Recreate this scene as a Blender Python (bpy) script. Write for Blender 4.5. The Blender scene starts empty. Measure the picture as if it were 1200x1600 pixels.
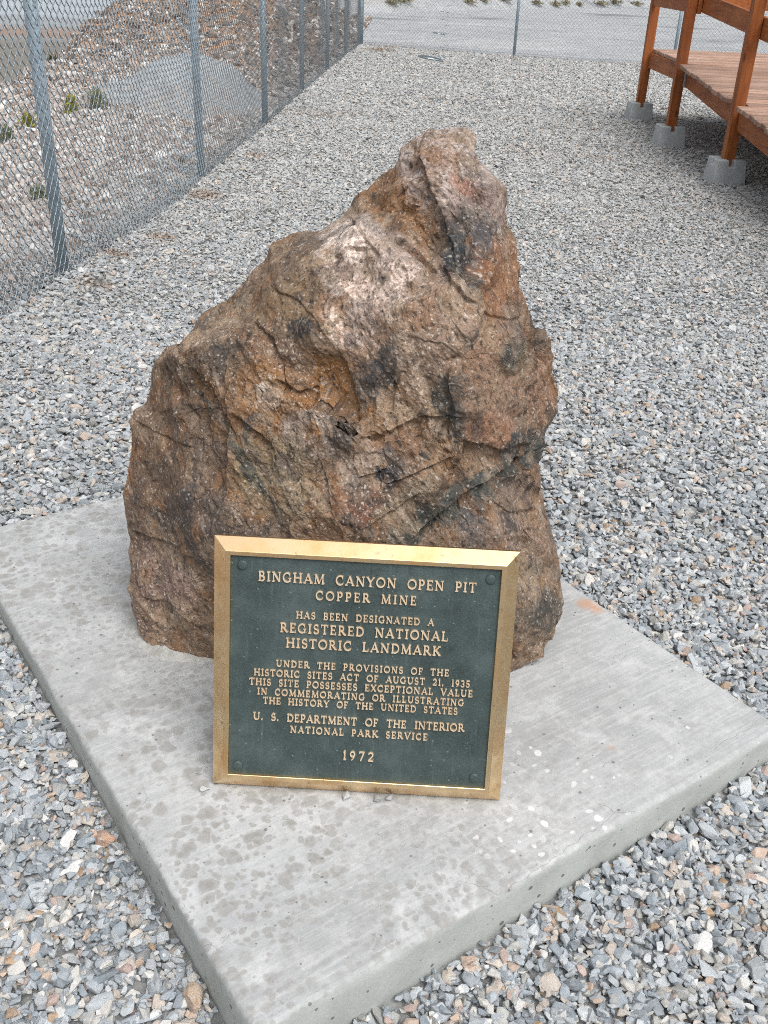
import bpy, bmesh, math, random
import numpy as np
from mathutils import Vector, Matrix
from mathutils.geometry import delaunay_2d_cdt

S = bpy.context.scene
COL = S.collection
rad = math.radians

# ------------------------------------------------------------------ camera
F_PX, PITCH, ROLL, CAM_Z = 1539.05, 0.510221, 0.044185, 1.60
cp, sp = math.cos(PITCH), math.sin(PITCH)
cr, sr = math.cos(ROLL), math.sin(ROLL)
FW = np.array([0, cp, -sp]); UP0 = np.array([0, sp, cp]); RT0 = np.array([1., 0, 0])
RT = cr * RT0 + sr * UP0
UP = -sr * RT0 + cr * UP0
cam_d = bpy.data.cameras.new('camera')
cam = bpy.data.objects.new('camera', cam_d); COL.objects.link(cam)
M = Matrix.Identity(4)
for i in range(3):
    M[i][0] = RT[i]; M[i][1] = UP[i]; M[i][2] = -FW[i]
M[2][3] = CAM_Z
cam.matrix_world = M
cam_d.sensor_fit = 'VERTICAL'; cam_d.sensor_height = 24.0
cam_d.lens = 24.0 * F_PX / 1600.0
cam_d.clip_start = 0.05; cam_d.clip_end = 4000
S.camera = cam
S.render.resolution_x = 768; S.render.resolution_y = 1024

# ------------------------------------------------------------------ light
SUN_EL, SUN_AZ = rad(58), rad(148)          # azimuth clockwise from +Y
world = bpy.data.worlds.new('World'); S.world = world; world.use_nodes = True
wn = world.node_tree; wn.nodes.clear()
sky = wn.nodes.new('ShaderNodeTexSky'); sky.sky_type = 'NISHITA'; sky.sun_disc = False
sky.sun_elevation = SUN_EL; sky.sun_rotation = SUN_AZ
sky.air_density = 1.0; sky.dust_density = 4.0; sky.ozone_density = 1.0
hs = wn.nodes.new('ShaderNodeHueSaturation'); hs.inputs['Saturation'].default_value = 0.22
bg = wn.nodes.new('ShaderNodeBackground'); bg.inputs['Strength'].default_value = 0.117
wo = wn.nodes.new('ShaderNodeOutputWorld')
tc = wn.nodes.new('ShaderNodeTexCoord'); sx_ = wn.nodes.new('ShaderNodeSeparateXYZ'); wn.links.new(tc.outputs['Generated'], sx_.inputs[0])
mr = wn.nodes.new('ShaderNodeMapRange'); mr.inputs[1].default_value = 0; mr.inputs[2].default_value = 1; mr.inputs[3].default_value = .62; mr.inputs[4].default_value = 1.75
wn.links.new(sx_.outputs[2], mr.inputs[0]); wn.links.new(mr.outputs[0], hs.inputs['Value'])
wn.links.new(sky.outputs[0], hs.inputs['Color']); wn.links.new(hs.outputs[0], bg.inputs['Color'])
wn.links.new(bg.outputs[0], wo.inputs['Surface'])
sun_d = bpy.data.lights.new('sun', 'SUN'); sun_d.energy = 1.1; sun_d.angle = rad(38); sun_d.color = (1, .99, .975)
sun = bpy.data.objects.new('sun', sun_d); COL.objects.link(sun)
sdir = Vector((math.cos(SUN_EL) * math.sin(SUN_AZ), math.cos(SUN_EL) * math.cos(SUN_AZ), math.sin(SUN_EL)))
sun.rotation_euler = sdir.to_track_quat('Z', 'Y').to_euler()
sun.location = (0, -5, 12)
S.view_settings.view_transform = 'Standard'; S.view_settings.look = 'None'
S.view_settings.exposure = 0.26; S.view_settings.gamma = 1.0
S.cycles.max_bounces = 6; S.cycles.diffuse_bounces = 3; S.cycles.glossy_bounces = 3
S.cycles.use_denoising = False; S.cycles.filter_width = 1.0

# ------------------------------------------------------------------ helpers
def ray(px, py):
    px = np.asarray(px, float); py = np.asarray(py, float)
    return FW + RT * ((px - 600) / F_PX)[..., None] - UP * ((py - 800) / F_PX)[..., None]
def at_z(px, py, z):
    d = ray(px, py); t = (z - CAM_Z) / d[..., 2]
    return np.array([0, 0, CAM_Z]) + d * t[..., None]
def at_y(px, py, y):
    d = ray(px, py); t = np.asarray(y) / d[..., 1]
    return np.array([0, 0, CAM_Z]) + d * t[..., None]
def project(P):
    d = np.asarray(P, float) - np.array([0, 0, CAM_Z]); z = d @ FW
    zz = np.where(np.abs(z) < 1e-4, 1e-4, z)
    return 600 + F_PX * (d @ RT) / zz, 800 - F_PX * (d @ UP) / zz, z
def lin(*c):
    return tuple(((v / 255) / 12.92 if v / 255 <= .04045 else ((v / 255 + .055) / 1.055) ** 2.4) for v in c)
def sstep(a, b, x):
    t = np.clip((x - a) / (b - a), 0, 1); return t * t * (3 - 2 * t)

def _hash(ix, iy, iz, k):
    h = (ix * 374761393 + iy * 668265263 + iz * 2147483647 * 3 + k * 974634541) & 0xffffffff
    h = ((h ^ (h >> 13)) * 1274126177) & 0xffffffff
    h = ((h ^ (h >> 15)) * 2246822519) & 0xffffffff
    return ((h ^ (h >> 16)) & 0xffffff) / float(0xffffff)
def perlin(P, k=0):
    P = np.asarray(P, float)
    i = np.floor(P).astype(np.int64); f = P - i
    u = f * f * f * (f * (f * 6 - 15) + 10)
    out = 0
    for dx in (0, 1):
        for dy in (0, 1):
            for dz in (0, 1):
                a, b, c = i[:, 0] + dx, i[:, 1] + dy, i[:, 2] + dz
                g = [_hash(a, b, c, k * 3 + q) * 2 - 1 for q in range(3)]
                d = g[0] * (f[:, 0] - dx) + g[1] * (f[:, 1] - dy) + g[2] * (f[:, 2] - dz)
                w = (u[:, 0] if dx else 1 - u[:, 0]) * (u[:, 1] if dy else 1 - u[:, 1]) * (u[:, 2] if dz else 1 - u[:, 2])
                out = out + d * w
    return out * 1.4
def fbm(P, octv=4, k=0, gain=.5, lac=2.03):
    o = 0; a = 1.0; s = 0; P = np.asarray(P, float)
    for q in range(octv):
        o = o + a * perlin(P, k + q * 7); s += a; a *= gain; P = P * lac + 3.7
    return o / s
def facets(P, k=0, nd=5):
    """angular fracture relief: nearest cell under a many-sided norm of its own gives flat faces with sharp creases"""
    P = np.asarray(P, float); i = np.floor(P).astype(np.int64)
    best = np.full(len(P), 1e9)
    for dx in (-1, 0, 1):
        for dy in (-1, 0, 1):
            for dz in (-1, 0, 1):
                a, b, c = i[:, 0] + dx, i[:, 1] + dy, i[:, 2] + dz
                v0 = P[:, 0] - a - _hash(a, b, c, k * 31); v1 = P[:, 1] - b - _hash(a, b, c, k * 31 + 1); v2 = P[:, 2] - c - _hash(a, b, c, k * 31 + 2)
                near = (v0 * v0 + v1 * v1 + v2 * v2) < 1.9
                ii = np.nonzero(near)[0]; a, b, c = a[ii], b[ii], c[ii]; m = np.full(len(ii), -1e9)
                for q in range(nd):
                    z = _hash(a, b, c, k * 31 + 5 + q * 2) * 2 - 1; t = _hash(a, b, c, k * 31 + 6 + q * 2) * 6.283; r = np.sqrt(1 - z * z)
                    m = np.maximum(m, np.abs(r * np.cos(t) * v0[ii] + r * np.sin(t) * v1[ii] + z * v2[ii]))
                best[ii] = np.minimum(best[ii], m)
    return np.clip(best, 0, 1.2)

def link(name, me, mat=None, parent=None):
    o = bpy.data.objects.new(name, me); COL.objects.link(o)
    if mat is not None: me.materials.append(mat)
    if parent is not None: o.parent = parent
    return o
def empty(name, loc=(0, 0, 0), rz=0):
    o = bpy.data.objects.new(name, None); COL.objects.link(o); o.location = loc; o.rotation_euler = (0, 0, rz)
    o.empty_display_size = .1
    return o
def tag(o, label=None, cat=None, group=None, kind=None):
    if label: o['label'] = label
    if cat: o['category'] = cat
    if group: o['group'] = group
    if kind: o['kind'] = kind
    return o
def np_mesh(name, verts, faces, smooth=False, col=None):
    """faces: (n,k) array of one size or a list of such arrays"""
    if isinstance(faces, np.ndarray): faces = [faces]
    me = bpy.data.meshes.new(name)
    verts = np.asarray(verts, np.float32)
    me.vertices.add(len(verts)); me.vertices.foreach_set('co', verts.ravel())
    nl = sum(f.size for f in faces); nf = sum(len(f) for f in faces)
    me.loops.add(nl); me.polygons.add(nf)
    me.loops.foreach_set('vertex_index', np.concatenate([f.ravel() for f in faces]).astype(np.int32))
    tot = np.concatenate([np.full(len(f), f.shape[1]) for f in faces]).astype(np.int32)
    st = np.concatenate([[0], np.cumsum(tot)[:-1]]).astype(np.int32)
    me.polygons.foreach_set('loop_start', st)
    me.polygons.foreach_set('use_smooth', np.full(nf, smooth))
    me.update(calc_edges=True); me.validate()
    if col is not None:
        a = me.color_attributes.new('col', 'FLOAT_COLOR', 'POINT')
        c = np.ones((len(verts), 4), np.float32); c[:, :3] = col
        a.data.foreach_set('color', c.ravel())
    return me
class MB:
    """collects boxes, prisms and tubes into ONE mesh"""
    def __init__(s): s.v = []; s.f = []
    def add(s, vs, fs):
        b = len(s.v); s.v += [tuple(v) for v in vs]; s.f += [tuple(i + b for i in f) for f in fs]
    def hexa(s, c8):
        s.add(c8, [(3, 2, 1, 0), (4, 5, 6, 7), (0, 1, 5, 4), (1, 2, 6, 5), (2, 3, 7, 6), (3, 0, 4, 7)])
    def box(s, x0, x1, y0, y1, z0, z1):
        s.hexa([(x0, y0, z0), (x1, y0, z0), (x1, y1, z0), (x0, y1, z0), (x0, y0, z1), (x1, y0, z1), (x1, y1, z1), (x0, y1, z1)])
    def tube(s, pts, r, n=12, caps=True):
        pts = [Vector(p) for p in pts]; rs = r if isinstance(r, (list, tuple)) else [r] * len(pts)
        b = len(s.v)
        for i, p in enumerate(pts):
            t = (pts[min(i + 1, len(pts) - 1)] - pts[max(i - 1, 0)]).normalized()
            a = t.cross(Vector((0, 0, 1)) if abs(t.z) < .9 else Vector((1, 0, 0))).normalized(); c = t.cross(a)
            for j in range(n):
                an = 2 * math.pi * j / n; s.v.append(tuple(p + (a * math.cos(an) + c * math.sin(an)) * rs[i]))
        for i in range(len(pts) - 1):
            for j in range(n):
                s.f.append((b + i * n + j, b + i * n + (j + 1) % n, b + (i + 1) * n + (j + 1) % n, b + (i + 1) * n + j))
        if caps:
            s.f.append(tuple(b + j for j in range(n))[::-1]); s.f.append(tuple(b + (len(pts) - 1) * n + j for j in range(n)))
    def build(s, name, mat, parent=None, smooth=False, bevel=0, segs=2):
        me = bpy.data.meshes.new(name); me.from_pydata(s.v, [], s.f)
        bm = bmesh.new(); bm.from_mesh(me); bmesh.ops.recalc_face_normals(bm, faces=bm.faces); bm.to_mesh(me); bm.free()
        if smooth:
            for p in me.polygons: p.use_smooth = True
        o = link(name, me, mat, parent)
        if bevel:
            m = o.modifiers.new('edge', 'BEVEL'); m.width = bevel; m.segments = segs; m.limit_method = 'ANGLE'; m.angle_limit = rad(35)
        return o

class NT:
    """short material builder"""
    def __init__(s, name, rough=.7, metal=0., spec=.5):
        s.m = bpy.data.materials.new(name); s.m.use_nodes = True; s.t = s.m.node_tree
        s.t.nodes.clear()
        s.out = s.n('ShaderNodeOutputMaterial'); s.b = s.n('ShaderNodeBsdfPrincipled')
        s.l(s.b.outputs[0], s.out.inputs['Surface'])
        s.b.inputs['Roughness'].default_value = rough; s.b.inputs['Metallic'].default_value = metal
        s.b.inputs['Specular IOR Level'].default_value = spec
    def n(s, t, **kw):
        o = s.t.nodes.new(t)
        for k, v in kw.items(): setattr(o, k, v)
        return o
    def l(s, a, b): s.t.links.new(a, b)
    def coord(s, which='Object', scale=(1, 1, 1), rot=(0, 0, 0)):
        c = s.n('ShaderNodeTexCoord'); m = s.n('ShaderNodeMapping')
        m.inputs['Scale'].default_value = scale; m.inputs['Rotation'].default_value = rot
        s.l(c.outputs[which], m.inputs['Vector']); return m.outputs[0]
    def noise(s, v, scale, detail=4, rough=.55, dist=0.):
        n = s.n('ShaderNodeTexNoise'); n.inputs['Scale'].default_value = scale; n.inputs['Detail'].default_value = detail
        n.inputs['Roughness'].default_value = rough; n.inputs['Distortion'].default_value = dist
        if v is not None: s.l(v, n.inputs['Vector'])
        return n.outputs['Fac']
    def voro(s, v, scale, feature='F1', out='Distance', rnd=1.0):
        n = s.n('ShaderNodeTexVoronoi'); n.feature = feature; n.inputs['Scale'].default_value = scale
        n.inputs['Randomness'].default_value = rnd
        if v is not None: s.l(v, n.inputs['Vector'])
        return n.outputs[out]
    def ramp(s, f, stops, interp='LINEAR'):
        r = s.n('ShaderNodeValToRGB'); r.color_ramp.interpolation = interp
        e = r.color_ramp.elements
        while len(e) < len(stops): e.new(.5)
        for i, (p, c) in enumerate(stops):
            e[i].position = p; e[i].color = (*c, 1) if len(c) == 3 else c
        s.l(f, r.inputs[0]); return r.outputs[0]
    def map(s, f, a, b, c=0., d=1.):
        m = s.n('ShaderNodeMapRange'); m.inputs[1].default_value = a; m.inputs[2].default_value = b
        m.inputs[3].default_value = c; m.inputs[4].default_value = d; s.l(f, m.inputs[0]); return m.outputs[0]
    def math(s, op, a, b=None):
        m = s.n('ShaderNodeMath', operation=op)
        for i, x in enumerate((a, b)):
            if x is None: continue
            if isinstance(x, (int, float)): m.inputs[i].default_value = x
            else: s.l(x, m.inputs[i])
        return m.outputs[0]
    def mix(s, f, a, b, mode='MIX'):
        m = s.n('ShaderNodeMix', data_type='RGBA', blend_type=mode)
        for i, x in ((0, f), (6, a), (7, b)):
            if isinstance(x, (int, float)): m.inputs[i].default_value = x
            elif isinstance(x, tuple): m.inputs[i].default_value = (*x, 1) if len(x) == 3 else x
            else: s.l(x, m.inputs[i])
        return m.outputs[2]
    def base(s, c):
        if isinstance(c, tuple): s.b.inputs['Base Color'].default_value = (*c, 1)
        else: s.l(c, s.b.inputs['Base Color'])
    def bump(s, h, strength=.3, dist=.01):
        b = s.n('ShaderNodeBump'); b.inputs['Strength'].default_value = strength; b.inputs['Distance'].default_value = dist
        s.l(h, b.inputs['Height']); s.l(b.outputs[0], s.b.inputs['Normal'])

# ------------------------------------------------------------------ terrain
FENCE = [(-1.80, 2.05), (-1.69, 5.05), (-1.57, 8.3), (-1.44, 11.36), (-1.34, 14.54), (-1.22, 17.7), (-1.09, 20.73), (-0.94, 23.3)]
FAR = [(-0.94, 23.3), (2.21, 21.95), (5.20, 21.0), (8.3, 20.1)]
fx = np.array([p[0] for p in FENCE]); fy = np.array([p[1] for p in FENCE])
def fence_x(y): return np.interp(y, fy, fx)
def far_y(x): return np.interp(x, [p[0] for p in FAR], [p[1] for p in FAR])
def ground_z(x, y):
    x = np.asarray(x, float); y = np.asarray(y, float)
    g = np.clip(.055 * (y - .95), -.03, .115)
    g = g * (1 - sstep(3.1, 6.5, y)) + .0 * y
    g = g - .035 * sstep(.1, .8, x) * (1 - sstep(1.8, 2.6, y)) * sstep(1.2, 1.9, y) * 0
    g = g + .07 * sstep(-1.2, -1.7, x) * (1 - sstep(5.5, 7.5, y)) * sstep(2.5, 4.5, y)
    n2 = np.stack([x, y, np.zeros_like(x)], -1).reshape(-1, 3)
    g = g + .018 * perlin(n2 * 1.3, 3).reshape(x.shape) * sstep(3, 5, np.hypot(x, y)) + .006 * perlin(n2 * 4, 4).reshape(x.shape)
    # rubble slope and drop-off left of the fence
    L = sstep(-.25, -1.6, x - fence_x(np.clip(y, 2, 23.3)))
    bank = sstep(13.0, 20.5, y) * 1.45 + .02
    bank = bank * (1 + .15 * perlin(n2 * .8, 5).reshape(x.shape)) + .10 * perlin(n2 * 1.7, 6).reshape(x.shape) + .05 * perlin(n2 * 4.1, 8).reshape(x.shape)
    crest = np.interp(y, [0, 9, 13.6, 17.5, 22, 40], [-4.2, -4.7, -5.1, -4.3, -4.2, -4.6]) + .25 * perlin(n2 * .7, 9).reshape(x.shape)
    beh = sstep(34, 26, y)
    g = g + L * bank * beh
    drop = 6.0 * (1 - np.exp(-np.clip(crest - x, 0, None) / 6.0 * .95))
    g = g - drop * (1 - .0 * y)
    # bank beyond the lot
    edge = 40 + 1.45 * np.clip(x, -4, 40) + 1.2 * perlin(n2 * .15, 11).reshape(x.shape)
    far = np.clip((y - edge), 0, None)
    g = g + 2.6 * (1 - np.exp(-far / 9)) * sstep(-9, -3, x) * (1 - .12 * np.clip(perlin(n2 * .4, 12).reshape(x.shape), -1, 1))
    return g

def ground_material():
    m = NT('ground_soil', .9, 0, .2)
    a = m.n('ShaderNodeVertexColor'); a.layer_name = 'col'
    v = m.coord('Object')
    n1 = m.noise(v, 1.7, 6, .6); n2 = m.noise(v, 38, 5, .65)
    vo = m.voro(v, 45, 'F1', 'Color')
    sp_ = m.n('ShaderNodeSeparateColor'); m.l(vo, sp_.inputs[0])
    k = m.map(sp_.outputs[0], 0, 1, .72, 1.28)
    k = m.math('MULTIPLY', k, m.map(n1, .3, .7, .86, 1.12))
    k = m.math('MULTIPLY', k, m.map(n2, .3, .7, .8, 1.18))
    cc = m.n('ShaderNodeCombineColor')
    for i in range(3): m.l(k, cc.inputs[i])
    m.base(m.mix(1., a.outputs[0], cc.outputs[0], 'MULTIPLY'))
    m.bump(m.math('ADD', n2, sp_.outputs[0]), .6, .012)
    return m.m

def build_ground():
    xs = np.unique(np.concatenate([np.linspace(-420, -30, 50), np.linspace(-30, -8, 70), np.linspace(-8, 6, 240), np.linspace(6, 30, 80), np.linspace(30, 420, 50)]))
    ys = np.unique(np.concatenate([np.linspace(-30, 0, 20), np.linspace(0, 8, 140), np.linspace(8, 26, 200), np.linspace(26, 70, 130), np.linspace(70, 700, 130)]))
    X, Y = np.meshgrid(xs, ys); Z = ground_z(X, Y)
    nx, ny = len(xs), len(ys)
    idx = np.arange(nx * ny).reshape(ny, nx)
    F = np.stack([idx[:-1, :-1], idx[:-1, 1:], idx[1:, 1:], idx[1:, :-1]], -1).reshape(-1, 4)
    V = np.stack([X, Y, Z], -1).reshape(-1, 3)
    x, y, z = V.T
    n3 = np.stack([x, y, 0 * x], -1)
    col = np.tile(np.array(lin(138, 139, 138)), (len(V), 1))
    def put(mask, c):
        nonlocal col
        mask = np.clip(mask, 0, 1)[:, None]; col = col * (1 - mask) + np.array(c) * mask
    left = sstep(0, -.5, x - fence_x(np.clip(y, 2, 23.3)))
    put(left, lin(184, 168, 156))
    put(left * sstep(13, 17, y), lin(158, 130, 108))
    put(left * sstep(21, 24, y) * 1.0, lin(120, 106, 96))
    lotm = np.where(x < -.94, sstep(23.2, 23.6, y), sstep(-.1, .2, y - far_y(x)))
    put(lotm * sstep(-4, -2, x), lin(168, 170, 171))
    streak = fbm(np.stack([x * .18, y * .5, 0 * x], -1), 4, 21)
    put(lotm * sstep(-4, -2, x) * sstep(.08, .4, streak) * .8, lin(120, 124, 127))
    put(lotm * sstep(-4, -2, x) * sstep(.1, .35, -streak) * .5, lin(188, 188, 186))
    bank = sstep(.15, .8, z) * sstep(30, 38, y)
    put(bank * sstep(-9, -3, x), lin(160, 155, 146))
    put(bank * sstep(0, .3, fbm(n3 * .4, 3, 31)) * .8, lin(138, 128, 108))
    low = sstep(-2.5, -4.5, z)
    put(low, lin(150, 154, 156))
    put(low * sstep(20, 60, y) * (1 - sstep(95, 104, y)), lin(128, 124, 116))
    band = sstep(100, 103, y) * (1 - sstep(112, 116, y)) * sstep(.0, .2, fbm(np.stack([x * .02, y * .01, 0 * x], -1), 2, 41) + .35 * sstep(-55, -75, x) + .1)
    put(low * band * .75, lin(150, 120, 98))
    put(low * sstep(128, 140, y), lin(166, 174, 178))
    me = np_mesh('ground', V, F, True, col)
    o = link('ground', me, ground_material()); tag(o, kind='structure')
build_ground()

# ------------------------------------------------------------------ loose stone
def stone_meshes(name, n, mat, seed, npts=(10, 16), flat=(.38, .75), bev=True):
    rnd = random.Random(seed); out = []
    for q in range(n):
        bm = bmesh.new()
        ax = (1.0, rnd.uniform(.58, .92), rnd.uniform(*flat))
        for i in range(rnd.randint(*npts)):
            v = Vector((rnd.gauss(0, 1), rnd.gauss(0, 1), rnd.gauss(0, 1))).normalized() * rnd.uniform(.72, 1)
            # push towards a rounded box so faces come out flat and angular
            mx = max(abs(v.x), abs(v.y), abs(v.z)); v = v.lerp(v / mx * .8, .45)
            bm.verts.new((v.x * ax[0] * .5, v.y * ax[1] * .5, v.z * ax[2] * .5))
        r = bmesh.ops.convex_hull(bm, input=bm.verts)
        bmesh.ops.delete(bm, geom=[g for g in r['geom_interior'] if isinstance(g, bmesh.types.BMVert)], context='VERTS')
        bmesh.ops.dissolve_limit(bm, angle_limit=rad(14), verts=bm.verts, edges=bm.edges)
        if bev:
            bmesh.ops.bevel(bm, geom=list(bm.edges), offset=.022, segments=1, affect='EDGES', profile=.6, clamp_overlap=True)
        bmesh.ops.triangulate(bm, faces=bm.faces)
        bmesh.ops.recalc_face_normals(bm, faces=bm.faces)
        me = bpy.data.meshes.new(name); bm.to_mesh(me); bm.free()
        me.materials.append(mat); out.append(me)
    return out

EARTH = [(*[float(v) for v in at_z(np.array(a_), np.array(b_), .03)[:2]], r_) for a_, b_, r_ in ((592, 76, .42), (182, 412, .13), (252, 372, .14), (398, 238, .16), (320, 300, .2), (150, 470, .15), (610, 72, .3))]
def stone_material(name, stops, tint=None, sunlit_pale=.3):
    m = NT(name, .82, 0, .3)
    oi = m.n('ShaderNodeObjectInfo')
    c = m.ramp(oi.outputs['Random'], stops, 'CONSTANT')
    r2 = m.math('FRACT', m.math('MULTIPLY', oi.outputs['Random'], 977.3))
    cc = m.n('ShaderNodeCombineColor'); k = m.map(r2, 0, 1, .80, 1.22)
    for i in range(3): m.l(k, cc.inputs[i])
    c = m.mix(1., c, cc.outputs[0], 'MULTIPLY')
    v = m.coord('Object')
    add = m.n('ShaderNodeVectorMath', operation='ADD'); m.l(v, add.inputs[0]); m.l(oi.outputs['Location'], add.inputs[1])
    n1 = m.noise(add.outputs[0], 3.2, 5, .65); n2 = m.noise(add.outputs[0], 9, 4, .7)
    c = m.mix(m.map(n1, .42, .75, 0, .3), c, lin(214, 214, 210))
    c = m.mix(m.map(n2, .6, .8, 0, .2), c, lin(96, 98, 100))
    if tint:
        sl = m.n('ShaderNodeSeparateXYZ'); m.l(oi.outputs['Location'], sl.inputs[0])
        c = m.mix(m.map(sl.outputs[1], 1.6, 8.5, 0, .42), c, lin(196, 193, 187))  # far stones painted paler, as sunlit tops show more at a low angle
    if tint:        # patches of ochre earth staining the stones
        pn = m.noise(oi.outputs['Location'], .55, 3, .6)
        r3 = m.math('FRACT', m.math('MULTIPLY', oi.outputs['Random'], 331.7))
        f = m.math('MULTIPLY', m.map(pn, .60, .74, 0, .45), m.map(r3, .25, .6, 0, 1))
        for (ex_, ey_, er_) in EARTH:
            ds = m.n('ShaderNodeVectorMath', operation='DISTANCE'); m.l(oi.outputs['Location'], ds.inputs[0]); ds.inputs[1].default_value = (ex_, ey_, .05)
            f = m.math('MAXIMUM', f, m.math('MULTIPLY', m.map(ds.outputs['Value'], er_, er_ * .3, 0, .8), m.map(r3, .2, .5, .25, 1)))
        c = m.mix(f, c, tint)
    m.base(c); m.bump(m.math('ADD', n1, n2), .28, .1)
    return m.m

def scatter(name, pts, rot, scl, idx, meshes, kind='stuff'):
    """ONE object: stones standing on given points"""
    coll = bpy.data.collections.new(name + '_stones')
    for i, me in enumerate(meshes):
        coll.objects.link(bpy.data.objects.new('%s_%02d' % (name, i), me))
    me = bpy.data.meshes.new(name)
    me.vertices.add(len(pts)); me.vertices.foreach_set('co', np.asarray(pts, np.float32).ravel())
    for nm, ty, arr in (('rot', 'FLOAT_VECTOR', rot), ('scl', 'FLOAT_VECTOR', scl)):
        a = me.attributes.new(nm, ty, 'POINT'); a.data.foreach_set('vector', np.asarray(arr, np.float32).ravel())
    a = me.attributes.new('idx', 'INT', 'POINT'); a.data.foreach_set('value', np.asarray(idx, np.int32))
    o = link(name, me); tag(o, kind=kind)
    g = bpy.data.node_groups.new(name, 'GeometryNodeTree')
    g.interface.new_socket('Geometry', in_out='INPUT', socket_type='NodeSocketGeometry')
    g.interface.new_socket('Geometry', in_out='OUTPUT', socket_type='NodeSocketGeometry')
    gi = g.nodes.new('NodeGroupInput'); go = g.nodes.new('NodeGroupOutput')
    ci = g.nodes.new('GeometryNodeCollectionInfo'); ci.inputs['Collection'].default_value = coll
    ci.inputs['Separate Children'].default_value = True; ci.inputs['Reset Children'].default_value = True
    ip = g.nodes.new('GeometryNodeInstanceOnPoints'); ip.inputs['Pick Instance'].default_value = True
    def na(nm, ty):
        n = g.nodes.new('GeometryNodeInputNamedAttribute'); n.data_type = ty; n.inputs['Name'].default_value = nm
        return [s for s in n.outputs if s.enabled and s.name == 'Attribute'][0]
    g.links.new(gi.outputs[0], ip.inputs['Points']); g.links.new(ci.outputs[0], ip.inputs['Instance'])
    g.links.new(na('idx', 'INT'), ip.inputs['Instance Index'])
    e2r = g.nodes.new('FunctionNodeEulerToRotation'); g.links.new(na('rot', 'FLOAT_VECTOR'), e2r.inputs[0])
    g.links.new(e2r.outputs[0], ip.inputs['Rotation']); g.links.new(na('scl', 'FLOAT_VECTOR'), ip.inputs['Scale'])
    g.links.new(ip.outputs[0], go.inputs[0])
    md = o.modifiers.new('scatter', 'NODES'); md.node_group = g
    return o

# slab footprint (corners on the slab top)
SZ = .13
cL, cF, cR = np.array([-1.193, 2.392]), np.array([-.164, .939]), np.array([.922, 1.716])
eU = (cR - cF) / np.linalg.norm(cR - cF); eV = (cL - cF) / np.linalg.norm(cL - cF)
LU, LV = np.linalg.norm(cR - cF), np.linalg.norm(cL - cF)
eV = np.array([-eU[1], eU[0]])
def slab_uv(x, y):
    dx, dy = x - cF[0], y - cF[1]
    return dx * eU[0] + dy * eU[1], dx * eV[0] + dy * eV[1]

GR = [(0.0, lin(153, 160, 166)), (.18, lin(166, 171, 175)), (.36, lin(135, 144, 151)), (.50, lin(178, 182, 184)),
      (.62, lin(161, 161, 157)), (.70, lin(191, 188, 182)), (.77, lin(186, 175, 164)), (.83, lin(124, 132, 138)),
      (.88, lin(198, 197, 194)), (.95, lin(183, 161, 144)), (.972, lin(169, 149, 140)), (.985, lin(170, 144, 117))]
def gravel():
    rng = np.random.default_rng(7)
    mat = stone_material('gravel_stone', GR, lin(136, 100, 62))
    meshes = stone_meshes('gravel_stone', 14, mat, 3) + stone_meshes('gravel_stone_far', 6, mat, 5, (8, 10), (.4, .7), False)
    P = []; Sc = []; far = []
    def band(y0, y1, dens, size, lay, is_far):
        xm = 1.5 + y1 * .62
        n = int((y1 - y0) * 2 * xm * dens)
        x = rng.uniform(-xm, xm, n); y = rng.uniform(y0, y1, n)
        keep = (x > fence_x(np.clip(y, 2.05, 23.3)) - .5) & ((x < -.94) & (y < 23.2) | (x >= -.94) & (y < far_y(x) + .25 * rng.random(n)))
        x, y = x[keep], y[keep]
        z = ground_z(x, y)
        px, py, dp = project(np.stack([x, y, z], -1))
        mg = 260
        keep = (dp > .2) & (px > -mg) & (px < 1200 + mg) & (py > -60) & (py < 1600 + mg)
        x, y, z = x[keep], y[keep], z[keep]
        s = size * np.exp(rng.normal(-.03, .38, len(x))); s = np.clip(s, size * .45, size * 2.2)
        u, v = slab_uv(x, y)
        dist = np.maximum(np.maximum(-u, u - LU), np.maximum(-v, v - LV))
        keep = (dist > s * .33) | (z > SZ + .01)
        corner = (np.hypot(u - LU * .60, v - LV) < .0)
        x, y, z, s = x[keep], y[keep], z[keep], s[keep]
        z = z + rng.uniform(-.1, lay, len(x)) * size
        P.append(np.stack([x, y, z], -1)); Sc.append(s); far.append(np.full(len(x), is_far))
    band(.45, 2.6, 13500, .0238, .8, 0)
    band(2.6, 4.5, 8000, .0248, .75, 0)
    band(4.5, 8.0, 4600, .0265, .6, 1)
    band(8.0, 13.0, 2300, .032, .45, 1)
    band(13.0, 23.4, 1000, .042, .35, 1)
    # stones that have rolled onto the slab's back corner
    n = 900
    t = rng.uniform(0, 1, n); w = rng.exponential(.022, n)
    u = rng.uniform(.05, .75, n) * LU; v = LV - w + .01
    xy = cF + u[:, None] * eU + v[:, None] * eV
    keep = np.abs(u - .62 * LU) < .20 + .1 * rng.random(n)
    xy = xy[keep]; s = rng.uniform(.016, .032, len(xy))
    P.append(np.c_[xy, np.full(len(xy), SZ + .006)]); Sc.append(s); far.append(np.zeros(len(xy)))
    P = np.concatenate(P); s = np.concatenate(Sc); far = np.concatenate(far)
    n = len(P)
    tl = np.where(far > .5, .19, .34)
    rot = np.stack([rng.normal(0, 1, n) * tl, rng.normal(0, 1, n) * tl, rng.uniform(0, 6.283, n)], -1)
    scl = s[:, None] * np.exp(rng.normal(0, .12, (n, 3)) + rng.normal(0, 1, (n, 1)) * np.array([.20, -.05, -.16]))
    idx = np.where(far > .5, 14 + rng.integers(0, 6, n), rng.integers(0, 14, n))
    print('gravel stones', n)
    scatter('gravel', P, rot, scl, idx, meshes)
gravel()

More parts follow.
